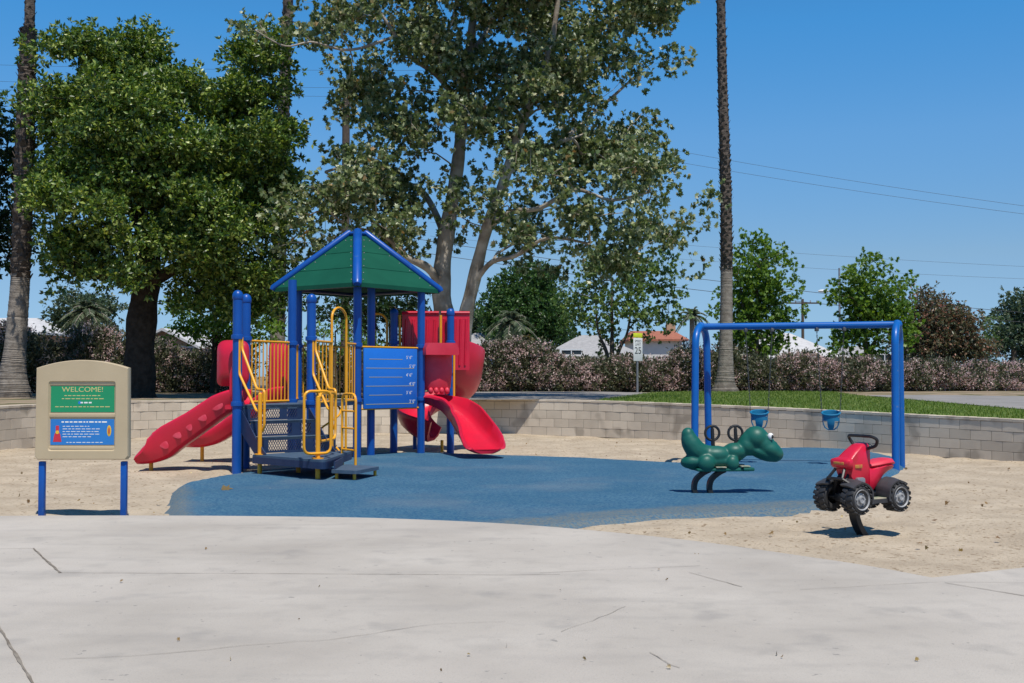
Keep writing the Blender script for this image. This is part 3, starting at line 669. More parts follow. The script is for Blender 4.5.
small(612, 44.2, 250, [(612, 262, 20), (640, 270, 24), (590, 275, 22), (665, 262, 16), (630, 300, 28), (600, 310, 24), (575, 300, 18), (660, 300, 20), (648, 328, 18), (606, 338, 16), (580, 322, 14), (672, 318, 10), (670, 282, 14)], 'airy two stemmed young sycamore left of the speed limit sign', LM['syc_young'], seed=6, multi=(0, 16, -14), dens=4.6, per=56)
small(945, 62, 296, [(928, 299, 7), (938, 304, 9), (922, 310, 9), (936, 320, 13), (922, 335, 22), (948, 330, 24), (968, 345, 18), (908, 348, 18), (938, 352, 24), (958, 320, 12), (978, 352, 12), (925, 312, 12), (920, 296, 5)], 'rusty red bottlebrush tree between two green trees', LM['rust'], name='bottlebrush_tree', seed=7, dens=6, per=130, size=.18, spread=.4, tm='leaf', r=.16)
small(1014, 66, 290, [(1016, 305, 16), (1032, 310, 18), (1006, 325, 18), (1024, 335, 22), (1002, 345, 16), (1044, 335, 22), (1020, 355, 16)], 'tall grey green tree at the right edge beyond the hedge', LM['grey'], name='leafy_tree', seed=9, dens=2.6, per=100, size=.24, spread=.38, tm='leaf', r=.2)
small(982, 64, 315, [(984, 322, 9), (978, 335, 11), (990, 340, 12), (980, 352, 12), (992, 355, 10), (970, 350, 8)], 'small yellowish green tree left of the grey green tree', LM['syc_young'], name='leafy_tree', seed=10, dens=4, per=80, size=.2, spread=.3, tm='slim', r=.1)
tree('ficus_tree', 'dense round dark green clipped tree far behind the sycamore trunks', [limb_from(525, 74, .3, (525, 345, .28), (525, 310, .2), (526, 285, .12))],
     pblobs([(528, 285, 22), (510, 300, 22), (545, 300, 22), (528, 312, 30), (498, 318, 18), (555, 318, 16), (515, 332, 26), (545, 335, 22), (520, 275, 12)], 74, .9, 11), M['bark_brown'], LM['cypress'], 3, 130, .40, .22, rosette=6, hollow=.75)
tree('leafy_tree', 'grey brown scrubby tree left of the round dark green tree', [limb_from(486, 78, .2, (486, 345, .18), (484, 320, .12))],
     pblobs([(482, 318, 12), (492, 325, 12), (476, 332, 12), (488, 340, 12), (560, 335, 12), (562, 322, 8)], 78, .8, 12), M['bark_brown'], LM['grey'], 4.5, 110, .4, .25, rosette=5)
tree('leafy_tree', 'bright green lime coloured tree low behind the red slide', [limb_from(215, 39, .16, (216, 350, .13), (214, 315, .09))],
     pblobs([(205, 300, 18), (228, 298, 18), (240, 318, 18), (200, 322, 16), (222, 330, 18), (250, 300, 16), (262, 322, 16), (275, 300, 14), (180, 308, 12), (188, 330, 8), (245, 340, 10)], 39, .9, 13), M['bark_dark'], LM['fresh'], 8, 110, .30, .16, rosette=5)
tree('leafy_tree', 'olive green tree low between the left palm and black trunk', [limb_from(78, 52, .16, (78, 345, .13), (76, 315, .08))],
     pblobs([(70, 300, 14), (88, 308, 14), (60, 318, 15), (80, 325, 16), (100, 322, 14), (112, 312, 8), (96, 296, 8)], 52, .9, 14), M['bark_brown'], LM['grey'], 7, 100, .3, .2, rosette=5)
tree('leafy_tree', 'rounded bright green shrub seen under the play structure roof', [limb_from(335, 40, .1, (335, 365, .08), (335, 345, .06))],
     pblobs([(325, 338, 13), (345, 335, 14), (360, 342, 12), (312, 348, 11), (335, 352, 14), (372, 350, 10), (352, 356, 10)], 40, .5, 15), M['bark_brown'], LM['fresh'], 10, 90, .2, .11, rosette=5, cat='shrub', hollow=.5)
tree('leafy_tree', 'dark green tree behind the stepped yellow rails and roof', [limb_from(392, 48, .15, (392, 350, .12), (390, 310, .09))],
     pblobs([(380, 300, 16), (405, 298, 15), (362, 312, 16), (395, 320, 18), (415, 322, 14), (340, 310, 14), (372, 335, 14), (405, 342, 12), (318, 315, 12), (428, 330, 10)], 48, 1, 16), M['bark_brown'], LM['darker'], 7, 110, .3, .18, rosette=5)
# --- palms
def palm(px0, D, prof, label, top_h, lo_until, crown_r=2.2, nfr=26, leaf='palm', name='fan_palm', group=None):
    """prof: (py, centre px, half width px) up the trunk"""
    root = empty(name, base(px0, D)); o = Vector(root.location)
    pts = [(base(px0, D) - Vector((0, 0, .2)), prof[0][2]*D/F_*1.15)] + [(AT(x, y, D), w*D/F_) for y, x, w in prof]
    last = pts[-1][0]; pts.append((Vector((last.x + (last.x-pts[-2][0].x)*.3, D, top_h)), pts[-1][1]*.9))
    P = bez([p for p, r in pts], 40); rr = []
    for (a, ra), (b, rb) in zip(pts, pts[1:]): rr += [ra+(rb-ra)*k/40 for k in range(40)]
    rr.append(pts[-1][1])
    lo = [(p-o, r) for p, r in zip(P, rr) if p.z <= lo_until+.05]; hi = [(p-o, r) for p, r in zip(P, rr) if p.z >= lo_until-.12]
    mb = MB(); mb.tube([p for p, r in lo], [r*(1+.018*math.sin(k*2.4)+random.uniform(-.02, .02)) for k, (p, r) in enumerate(lo)], 18)
    t = mb.build('trunk', M['palm_lo'], root)
    # old leaf bases all the way up
    bt = MB(); bt.tube([p for p, r in hi], [r*(1.0+.05*random.uniform(-1, 1)) for p, r in hi], 14)
    H = hi[-1][0].z - hi[0][0].z; nb_ = int(H*26)
    for k in range(nb_):
        f = k/nb_; i = min(int(f*(len(hi)-1)), len(hi)-2); q = hi[i][0].lerp(hi[i+1][0], f*(len(hi)-1)-i); r = hi[i][1]; a = k*2.4+random.uniform(-.3, .3)
        e = Vector((math.cos(a), math.sin(a), 0)); s_ = Vector((-e.y, e.x, 0)); ln = random.uniform(.06, .14)*(r/.2); w = r*.38
        b0 = q+e*r*.95
        bt.add([b0-s_*w, b0+s_*w, b0+s_*w*.5+e*ln*.6+Vector((0, 0, ln)), b0-s_*w*.5+e*ln*.6+Vector((0, 0, ln)), b0+Vector((0, 0, -ln))], [(0, 1, 2, 3), (4, 1, 0)])
    bt.build('bark_sheath', M['palm_hi'], t, smooth=0)
    c = hi[-1][0]; fr = MB(); lf = []
    P_, D_, S_ = [], [], []
    for k in range(nfr):
        a = k*2.4; el = R(75-120*k/nfr); d = Vector((math.cos(a)*math.cos(el), math.sin(a)*math.cos(el), math.sin(el)))
        L_ = crown_r*.5; tip = c + d*L_; fr.tube([c, c+d*L_*.5+Vector((0, 0, .05)), tip], [.03, .02, .015], 5)
        sd_ = d.cross(Vector((0, 0, 1))).normalized()
        for j in range(22):
            b = (j/21-.5)*2.6; dd = (d*math.cos(b) + sd_*math.sin(b)); dd.z -= .35*abs(math.sin(b)) + .25; P_.append(tip[:]); D_.append(dd[:]); S_.append(crown_r*.45*(1-.25*abs(b)))
    fr.build('fronds_stalk', M['palm_lo'], root)
    leaves('crown', np.array(P_), np.array(D_), np.array(S_)*1.25, LM[leaf], root, SLIM, SLIM_F)
    return tag(root, label, 'palm', group)
palm(14, 31.8, [(392, 13, 17), (375, 13, 13), (350, 15, 10.5), (300, 19, 9.5), (265, 21, 9), (200, 23, 9.2), (120, 25.5, 8.8), (60, 27.5, 8.2), (34, 28.5, 7.2), (32, 29, 5.2), (0, 30, 5.0)], 'thick palm trunk at the left edge, grey below and rough above', 20, AT(21, 275, 31.8).z)
palm(725, 40, [(391, 725, 14), (383, 725, 10), (370, 725.5, 8), (340, 726, 6.6), (290, 726.5, 6.0), (260, 726.5, 5.9), (200, 726, 5.6), (150, 724.5, 5.2), (80, 722.5, 4.7), (0, 721, 4.4)], 'tall slender palm trunk on the lawn behind the swing frame', 21, AT(726, 268, 40).z)
palm(277, 42, [(391, 277, 11), (375, 277, 8.5), (340, 277.5, 7.6), (257, 279, 7), (150, 282, 6.2), (60, 285.5, 5.2), (0, 288, 5)], 'palm trunk partly hidden between the dark evergreen and the sycamore', 21, AT(278, 330, 42).z)
def feather(px, D, top_py, rpx, label, leaf='palm', n=16, name='feather_palm', trunk_w=.16):
    root = empty(name, base(px, D)); o = Vector(root.location); c = AT(px, top_py, D)-o
    MB().tube([(0, 0, -.1), (0, 0, c.z*.5), c], [trunk_w*1.2, trunk_w, trunk_w*.9], 10).build('trunk', M['palm_lo'], root)
    P_, D_, S_ = [], [], []; st_ = MB(); L_ = rpx*D/F_
    for k in range(n):
        a = k*2.4; el = R(80-95*k/n); h = Vector((math.cos(a), math.sin(a), 0)); pts = []
        for s in range(9):
            t = s/8; pts.append(c + h*L_*t*math.cos(el)*1.15 + Vector((0, 0, L_*(t*math.sin(el)*1.05 - .75*t*t*(.6+.4*math.cos(el))))))
        st_.tube(pts, [.03*(1-.7*i/8) for i in range(9)], 4)
        for s in range(1, 36):
            t = s/35*7.99; i = int(t); q = pts[i].lerp(pts[i+1], t-i); tg = (pts[i+1]-pts[i]).normalized(); sd_ = tg.cross(Vector((0, 0, 1))).normalized()
            for sg in (-1, 1):
                P_.append(q[:]); D_.append((sd_*sg + tg*.7 + Vector((0, 0, -.35)))[:]); S_.append(L_*.34*(1-.5*abs(s/35-.4)))
    st_.build('fronds_stalk', M['palm_lo'], root); leaves('crown', np.array(P_), np.array(D_), np.array(S_), LM[leaf], root, SLIM, SLIM_F)
    return tag(root, label, 'palm')
feather(692, 72, 316, 17, 'small feathery palm left of the right palm trunk', n=13)
feather(511, 60, 322, 24, 'small feathery palm in front of the round dark tree')
feather(526, 56, 342, 14, 'short yellowing palm just above the hedge', leaf='palm_dry', n=18)
feather(88, 46, 312, 24, 'spiky pale palm left of the black tree trunk', n=20)

# --- oleander hedges
def hedge(px_list, label, leafn=9000, blossoms=5000, dep=1.3, seed=0):
    """px_list: (px, D, top_py, bottom lift) along the hedge"""
    rr = random.Random(seed); c0 = base(px_list[len(px_list)//2][0], px_list[len(px_list)//2][1]); root = empty('oleander_hedge', c0)
    bl = []
    for (xa, Da, ta), (xb, Db, tb) in zip(px_list, px_list[1:]):
        L_ = (base(xb, Db)-base(xa, Da)).length; n = max(2, int(L_/1.0))
        for k in range(n):
            f = (k+rr.uniform(.2, .8))/n; D = Da+(Db-Da)*f; q = base(xa+(xb-xa)*f, D); top = AT(xa, ta+(tb-ta)*f, D).z-GZ
            top *= rr.uniform(.76, 1.10); 
            bl.append((q.x+rr.uniform(-.2, .2), D+rr.uniform(-.3, .3), GZ+top*.50, rr.uniform(.62, .95), dep*rr.uniform(.5, .8), top*.5, rr.choice((.12, .5, .9, 1.4)))); bl.append((q.x+rr.uniform(-.6, .6), D-rr.uniform(.3, .7), GZ+top*.28, rr.uniform(.4, .6), .5, top*.3, rr.choice((.2, .9, 1.6))))
    stems = MB(); P, Dd, Pb = [], [], []
    tot = sum(b[3]*b[5] for b in bl)
    for b in bl:
        c = np.array(b[:3]) - np.array(c0); r = np.array(b[3:6])
        for _ in range(7):
            a = rr.uniform(0, 6.28); e = Vector((math.cos(a)*r[0]*.6, math.sin(a)*r[1]*.6, r[2]*1.2)); g0 = Vector((c[0]+rr.uniform(-.2, .2), c[1]+rr.uniform(-.2, .2), -.05))
            stems.tube([g0, g0+e*.5+Vector((rr.uniform(-.1, .1), 0, .2)), g0+e], [.02, .015, .008], 5)
        n = int(leafn*b[3]*b[5]/tot)
        k = max(8, n//16)                                      # sprays
        d = rng.normal(size=(k, 3)); d /= np.linalg.norm(d, axis=1)[:, None]; t = rng.uniform(.35, 1, k)**.5
        C = c + d*t[:, None]*r*(1+rng.normal(size=(k, 1))*.07)
        C[:, 2] = np.maximum(C[:, 2], .03)
        dd = d + np.array([0, 0, .7])
        P.append(np.repeat(C, 16, 0) + rng.normal(size=(k*16, 3))*.10); Dd.append(np.repeat(dd, 16, 0)*.6 + rng.normal(size=(k*16, 3))*.6)
        nb_ = int(blossoms*b[6]*b[3]*b[5]/tot); kb = max(3, nb_//13)
        d = rng.normal(size=(kb, 3)); d /= np.linalg.norm(d, axis=1)[:, None]
        C = c + d*r*(1.0+rng.normal(size=(kb, 1))*.06); C[:, 2] = np.maximum(C[:, 2], .1)
        Pb.append(np.repeat(C, 13, 0) + rng.normal(size=(kb*13, 3))*.055)
    stems.build('stems', M['bark_brown'], root)
    P = np.concatenate(P); Dd = np.concatenate(Dd); leaves('leaves', P, Dd, rng.uniform(.09, .17, len(P)), LM['oleander'], root)
    Pb = np.concatenate(Pb); leaves('blossoms', Pb, rng.normal(size=Pb.shape)+np.array([0, -.2, .5]), rng.uniform(.05, .085, len(Pb)), LM['blossom'], root)
    return tag(root, label, 'hedge', 'flowering oleander hedges')
hedge([(-60, 40.5, 322), (0, 40.5, 326), (60, 40.5, 330), (128, 41, 333)], 'pink flowering hedge at far left between palm and black trunk', 36000, 32000, seed=1)
hedge([(150, 41.5, 340), (190, 41.5, 348), (240, 41.5, 338)], 'short dark pink flowering hedge behind the red slide', 18000, 11000, seed=2)
hedge([(285, 40, 342), (330, 41, 352), (400, 42, 348), (440, 42.5, 346), (470, 42.5, 350)], 'hedge seen through the rails and posts of the play structure', 20000, 13000, seed=3)
hedge([(468, 42, 346), (500, 42, 342), (540, 42, 344), (580, 42.3, 352), (615, 42.5, 360), (650, 42.6, 350), (700, 43, 346), (736, 43.4, 350)], 'pink flowering hedge behind the speed limit sign', 46000, 40000, seed=4)
hedge([(728, 43.6, 354), (765, 43.6, 360), (800, 43.8, 356), (835, 44, 360), (878, 44.2, 361)], 'pink flowering hedge right of the right palm, behind the swings', 36000, 46000, seed=5)
hedge([(886, 45, 366), (920, 45.5, 359), (965, 46, 364), (1010, 46.5, 364), (1060, 47, 362), (1140, 47, 362)], 'pale pink flowering hedge along the driveway at right edge', 44000, 62000, seed=6)

# --- houses across the street
def house(px0, px1, D, eave_py, ridge_py, roof, wall, label, depth=9, hip=.25, gable=False, windows=(), chimney=None, name='house'):
    c = (base(px0, D)+base(px1, D))/2 + Vector((0, depth/2, 0)); root = empty(name, c)
    w = (px1-px0)*D/F_; ez = AT(0, eave_py, D).z-GZ; rz = AT(0, ridge_py, D+depth/2).z-GZ; d = depth
    wb = MB(); wb.box((0, 0, ez/2), (w, d, ez)); 
    if gable: wb.add([(-w/2, -d/2, ez), (w/2, -d/2, ez), (0, -d/2, rz-.12), (-w/2, d/2, ez), (w/2, d/2, ez), (0, d/2, rz-.12)], [(0, 1, 2), (3, 5, 4)])
    wb.build('wall', M[wall], root, smooth=0)
    ov = .45; a = w/2+ov; b = d/2+ov; t = .14; rb = MB()
    if gable: top = [(0, -b, rz), (0, b, rz)]; V = [(-a, -b, ez-.1), (a, -b, ez-.1), (a, b, ez-.1), (-a, b, ez-.1)] + top; Fs = [(0, 4, 5, 3), (1, 2, 5, 4)]
    else: hx = a*(1-hip*2) if hip < .5 else 0; V = [(-a, -b, ez-.02), (a, -b, ez-.02), (a, b, ez-.02), (-a, b, ez-.02), (-hx, 0, rz), (hx, 0, rz)]; Fs = [(0, 1, 5, 4), (1, 2, 5), (2, 3, 4, 5), (3, 0, 4)]
    nV = len(V); V2 = V + [(x, y, z-t) for x, y, z in V]; F2 = list(Fs) + [tuple(i+nV for i in f)[::-1] for f in Fs]
    ed = [(0, 4), (4, 1), (2, 5), (5, 3), (3, 0), (1, 2)] if gable else [(0, 1), (1, 2), (2, 3), (3, 0)]
    F2 += [(i, j, j+nV, i+nV) for i, j in ed]
    rb.add(V2, F2); rf = rb.build('roof', M[roof], root, smooth=0)
    if chimney is not None: MB().box((chimney, 1., rz+.1), (.7, .7, 1.1)).build('chimney', M['stucco_tan'], rf, smooth=0)
    for wx, wz, ww, wh in windows:
        f = MB()
        for sx in (-1, 1): f.box((wx+sx*ww/2, -d/2-.03, wz), (.07, .09, wh+.14))
        for sz in (-1, 1): f.box((wx, -d/2-.03, wz+sz*wh/2), (ww-.08, .085, .07))
        f.box((wx, -d/2-.03, wz), (.05, .07, wh-.08))
        fo = f.build('window', M['sign_white'], root, smooth=0); MB().box((wx, -d/2-.008, wz), (ww-.08, .03, wh-.08)).build('pane', M['glass'], fo, smooth=0)
    return tag(root, label, 'house')
house(120, 208, 62, 352, 331, 'roof_white', 'stucco_tan', 'tan stucco house with pale gable left of the red slide hood', depth=8, gable=True, windows=((1.6, 1.6, 1.2, 1.1),))
house(-70, 38, 66, 332, 318, 'roof_white', 'stucco_tan', 'orange tan house behind the left palm trunk', depth=8, hip=.3)
house(548, 640, 66, 356, 335, 'roof_grey', 'stucco_white', 'white house with broad grey hipped roof left of the speed limit sign', depth=10, hip=.42, windows=((-1.3, 1.5, 1.2, 1.2),))
house(455, 502, 70, 350, 333, 'roof_grey', 'stucco_grey', 'grey roofed house right of the red spiral slide', depth=9, hip=.4)
house(634, 682, 88, 339, 331, 'roof_red', 'stucco_white', 'distant house with red tiled roof and chimney', depth=7, hip=.12, chimney=1.6)
house(752, 838, 68, 357, 333, 'roof_white', 'stucco_white', 'white house with pale roof behind the swing frame', depth=10, hip=.35, windows=((-1.7, 1.5, 1.3, 1.3),))
house(848, 905, 72, 362, 346, 'roof_grey', 'stucco_white', 'low pale house glimpsed behind the bright green young tree', depth=9, hip=.35, windows=((.5, 1.4, 1.2, 1.1),))
# --- a white car glimpsed through the left hedge gap
def car(c, rz, label):
    root = empty('parked_car', c, rz); b = MB()
    pr = [(-2.1, .35), (-2.15, .75), (-1.95, .92), (-1.3, .98), (-.75, 1.42), (.75, 1.45), (1.25, 1.0), (2.0, .88), (2.12, .6), (2.05, .35)]
    n = len(pr); V = [(x, -.82+.1*(z > 1.1), z) for x, z in pr] + [(x, .82-.1*(z > 1.1), z) for x, z in pr]
    b.add(V, [tuple(range(n)), tuple(range(n, 2*n))[::-1]] + [(i, n+i, n+(i+1) % n, (i+1) % n) for i in range(n)]); b.build('body', M['car'], root, smooth=30)
    for sy in (-1, 1):
        g_ = MB(); y = sy*.79; g_.add([(-1.1, y, 1.02), (1.05, y, 1.02), (.68, sy*.735, 1.38), (-.68, sy*.735, 1.36), (-1.1, y-.02*sy, 1.02), (1.05, y-.02*sy, 1.02), (.68, sy*.71, 1.38), (-.68, sy*.71, 1.36)], [(0, 1, 2, 3), (7, 6, 5, 4), (0, 4, 5, 1), (1, 5, 6, 2), (2, 6, 7, 3), (3, 7, 4, 0)]); g_.build('side_window', M['glass'], root, smooth=0)
        for x in (-1.3, 1.3):
            w = MB(); w.lathe([(.12, -.1), (.28, -.1), (.32, -.05), (.32, .05), (.28, .1), (.12, .1)], (x, sy*.76, .32), 'Y', 20); t = w.build('wheel', M['rubber'], root)
            MB().lathe([(0, -.104), (.18, -.104), (.18, .104), (0, .104)], (x, sy*.76, .32), 'Y', 16).build('rim', M['rim'], t)
    return tag(root, label, 'car')
car(Vector((base(189, 54).x, 54, GZ+.012)), .1, 'white parked car glimpsed through the hedge gap left of the slide')
# --- street furniture and wires
def speed_sign():
    c = G(638, 393.5, GZ); rz = R(38); root = empty('speed_limit_sign', c, rz); D = c.y; k = D/F_
    z1 = (AT(0, 333.5, D).z-GZ); zp1 = AT(0, 361, D).z-GZ; zp0 = AT(0, 338, D).z-GZ
    MB().box((0, .03, z1/2), (.05, .05, z1)).build('post', M['metal'], root)
    w = .42
    MB().box((0, -.004, (zp1+zp0)/2), (w, .008, zp0-zp1), bev=.002).build('panel', M['sign_white'], root)
    MB().box((0, -.004, zp0+.09), (w, .008, .15), bev=.002).build('yellow_plate', M['sign_yellow'], root)
    h = zp0-zp1; zc_ = (zp0+zp1)/2
    Mx = lambda z: Matrix.Translation((0, -.0095, z)) @ Matrix.Rotation(math.pi/2, 4, 'X')
    join_meshes('lettering', [text_mesh('SPEED', h*.15, M['sign_black'], Mx(zc_+h*.36)), text_mesh('LIMIT', h*.15, M['sign_black'], Mx(zc_+h*.21)), text_mesh('25', h*.42, M['sign_black'], Mx(zc_-.06*h))], M['sign_black'], root)
    tag(root, 'speed limit 25 sign with yellow plate on top before the hedge', 'road sign')
speed_sign()
def upole(px, D, top_py, label, arm=.9, r=.13, name='utility_pole'):
    root = empty(name, base(px, D)); z = AT(px, top_py, D).z-GZ
    MB().tube([(0, 0, -.2), (0, 0, z)], [r, r*.75], 10).build('post', M['wood'], root)
    if arm:
        a = MB(); a.box((0, -.16, z-.35), (arm*2, .1, .12)); a.box((0, -.16, z-1.2), (arm*1.3, .1, .12)) if arm > 1.5 else None; a.build('crossarm', M['wood'], root, smooth=0)
        for x in (-.85, -.45, .45, .85): MB().lathe([(0, .0), (.05, 0), (.06, .06), (.035, .1), (.05, .15), (0, .17)], (x*arm, -.16, z-.29), 'Z', 8).build('insulator', M['metal'], root)
    return tag(root, label, 'utility pole')
upole(803, 95, 299, 'wooden utility pole with crossarm above the white house', arm=1.35, r=.14)
def lamp():
    D = 88; root = empty('street_lamp', base(840, D)); z = AT(840, 268, D).z-GZ; za = AT(840, 291, D).z-GZ
    MB().tube([(0, 0, -.1), (0, 0, z)], [.11, .07], 8).build('post', M['metal'], root)
    L_ = 13*D/F_
    MB().tube(bez([(0, 0, za-.5), (-L_*.5, 0, za-.1), (-L_, 0, za)], 4), .04, 6).build('arm', M['metal'], root)
    MB().ell((-L_-.25, 0, za), (.42, .16, .12), seg=10, rings=6).build('lamp_head', M['sign_white'], root)
    tag(root, 'pale street lamp on a thin pole above the young tree', 'street lamp')
lamp()
def wire(pts, D0, D1, r, label, sag=.6):
    n = 30; (xa, ya), (xb, yb) = pts; a, b = AT(xa, ya, D0), AT(xb, yb, D1); P = []
    for k in range(n+1):
        t = k/n; q = a.lerp(b, t); q.z -= 4*sag*t*(1-t); P.append(q)
    tag(MB().tube(P, r, 5).build('overhead_wire', M['wire']), label, 'wire', 'overhead wires crossing the sky')
wire([(560, 128), (1150, 222)], 70, 58, 0.0086, 'thin wire high in the right sky, upper of a pair', .35)
wire([(560, 140), (1150, 229)], 70, 58, 0.0086, 'thin wire high in the right sky, lower of a pair', .35)
wire([(430, 222), (1150, 272)], 82, 76, 0.0079, 'faint wire crossing just above the bright green young tree', .4)
wire([(430, 236), (1150, 283)], 82, 76, 0.0079, 'faint wire crossing the top of the bright green young tree', .5)
wire([(380, 233), (1150, 322)], 60, 64, 0.0144, 'dark wire behind the sycamore trunks, upper of a pair', .5)
wire([(380, 246), (1150, 331)], 60, 64, 0.0144, 'dark wire behind the sycamore trunks, lower of a pair', .5)
wire([(-150, 60), (520, 70)], 60, 58, 0.0072, 'topmost thin wire left of the evergreen tree', .2)
wire([(-150, 76), (520, 88)], 60, 58, 0.0072, 'middle thin wire left of the evergreen tree', .2)
wire([(-150, 84), (520, 97)], 60, 58, 0.0072, 'lowest thin wire left of the evergreen tree', .2)
upole(373, 55, 286, 'brown wooden pole seen under the play structure roof', arm=0, r=.2)
upole(345, 52, 82, 'tall bare brown pole rising through the left sycamore leaves', arm=0, r=.22)

# ================================================================ PLAY STRUCTURE
PS = empty('play_structure', (-2.7, 18.5, 0)); PO = Vector(PS.location)
tag(PS, 'red, blue and yellow climbing structure with green pyramid roof and red slides', 'play structure')
def B(mb, name, m, parent=PS, smooth=40):
    """world-space mesh stored relative to the structure's base"""
    mb.v = [(v[0]-PO.x, v[1]-PO.y, v[2]-PO.z) for v in mb.v]; return mb.build(name, m, parent, smooth)
DK = .97; PR = .068
PA, PB, PD = Vector((-3.94, 16.5, 0)), Vector((-3.99, 17.24, 0)), Vector((-3.01, 17.24, 0))
PF, PG, PC, PH = Vector((-2.585, 19.2, 0)), Vector((-1.6, 20.25, 0)), Vector((-3.74, 20.1, 0)), Vector((-2.85, 21.3, 0))
PM = Vector((-3.50, 18.3, 0)); PJ, PK = Vector((-2.15, 20.95, 0)), Vector((-1.12, 20.95, 0)); PN = Vector((-2.42, 19.75, 0))
def post(p, h, collars=(DK+.02, DK+.98), cap=True):
    b = MB().lathe([(PR, -.1), (PR, h)], (p.x, p.y, 0), 'Z', 20)
    o = B(b, 'post', M['blue'])
    if cap: B(MB().lathe([(PR+.004, h-.07), (PR+.009, h-.06), (PR+.009, h-.005), (PR*.94, h+.03), (PR*.6, h+.056), (0, h+.066)], (p.x, p.y, 0), 'Z', 20), 'cap', M['blue'], o)
    for z in collars: B(MB().lathe([(PR+.001, z-.035), (PR+.020, z-.030), (PR+.022, z), (PR+.020, z+.030), (PR+.001, z+.035)], (p.x, p.y, 0), 'Z', 20), 'collar', M['blue'], o)
for p in (PA, PB, PD): post(p, 2.56)
for p in (PJ, PK): post(p, 2.56, (DK+.02, 1.47, 2.0))
for p in (PF, PG, PC, PH): post(p, 2.95, (DK+.02, DK+.94), cap=False)
post(PM, 2.92, (DK+.02, DK+.94), cap=False); post(PN, 2.92, (), cap=False)
# decks
dk = MB(); dk.prism([(PA.x, PA.y), (PD.x, PD.y), (PF.x, PF.y), (PG.x, PG.y), (PH.x, PH.y), (PC.x, PC.y), (PM.x, PM.y), (PB.x, PB.y)], DK-.06, DK)
B(dk, 'deck', M['deck'], smooth=0)
d2 = MB(); d2.prism([(PG.x+.05, PG.y+.08), (PK.x, PK.y), (PK.x-.05, PK.y+.4), (PJ.x+.02, PJ.y+.4), (PJ.x, PJ.y)], 1.36, 1.42); B(d2, 'deck', M['deck'], smooth=0)
# roof: pyramid, four panels, hip beams
RC = Vector((-2.73, 20.27, 0)); RH = 1.44; EZ, AZ_ = 2.93, 3.93; tr = .16
rs_, rc_ = RH*math.sin(R(7.5)), RH*math.cos(R(7.5))
cor = [Vector((RC.x+rs_, RC.y-rc_, EZ)), Vector((RC.x+rc_, RC.y+rs_, EZ)), Vector((RC.x-rs_, RC.y+rc_, EZ)), Vector((RC.x-rc_, RC.y-rs_, EZ))]
top = [Vector((RC.x+(c.x-RC.x)*tr/RH*.9, RC.y+(c.y-RC.y)*tr/RH*.9, AZ_-.04)) for c in cor]
for i in range(4):
    a, b, c, d = cor[i], cor[(i+1) % 4], top[(i+1) % 4], top[i]; n = (b-a).cross(d-a).normalized()
    if n.z < 0: n = -n
    p = MB(); V = [a, b, c, d]; Vn = [v-n*.03 for v in V]
    p.add([v[:] for v in V+Vn], [(0, 1, 2, 3), (4, 7, 6, 5), (0, 4, 5, 1), (1, 5, 6, 2), (2, 6, 7, 3), (3, 7, 4, 0)])
    # downturned lip, seam ribs and bolts
    o_ = Vector((0, 0, -.07)); e = (b-a).normalized(); out = Vector((n.x, n.y, 0)).normalized()*.012
    p.add([v[:] for v in (a+out, b+out, b+out+o_, a+out+o_, a-out*2, b-out*2, b-out*2+o_, a-out*2+o_)], [(0, 1, 2, 3), (7, 6, 5, 4), (0, 3, 7, 4), (1, 5, 6, 2), (2, 6, 7, 3)])
    rp_ = B(p, 'roof_panel', M['green'], smooth=0)
    sm = MB()
    for f in (.30, .62):
        q0, q1 = a.lerp(d, f)+n*.002, b.lerp(c, f)+n*.002; sm.tube([q0, q1], .006, 6)
    B(sm, 'seam', M['green'], rp_)
    bt = MB()
    for f in np.linspace(.06, .94, 7):
        for (u, v, w) in ((a, d, b), (b, c, a)):
            q = u.lerp(v, f); q = q + (w-q).normalized()*.13 + n*.004; bt.ell(q, .011, seg=8, rings=6)
    B(bt, 'bolts', M['metal'], rp_)
hb = MB()
for i in range(4):
    c, t = cor[i], top[i]; ax = (t-c).normalized(); h = Vector((c.x-RC.x, c.y-RC.y, 0)).normalized()
    m2 = MB(); w = .078 if i == 0 else .058
    m2.tube([c+h*.04+Vector((0, 0, -.035)), c+h*.02, t+Vector((0, 0, .03)), t-h*.03+Vector((0, 0, .05))], [w*.8, w, w, w*.6], 12)
    B(m2, 'hip_beam', M['blue'])
B(MB().ell((RC.x, RC.y, AZ_-.03), (.16, .16, .05)), 'roof_cap', M['blue'])
fr = MB()
for i in range(4): fr.tube([cor[i].lerp(RC+Vector((0, 0, EZ)), .2)-Vector((0, 0, .03)), cor[(i+1) % 4].lerp(RC+Vector((0, 0, EZ)), .2)-Vector((0, 0, .03))], .03, 8)
B(fr, 'eave_frame', M['navy'])
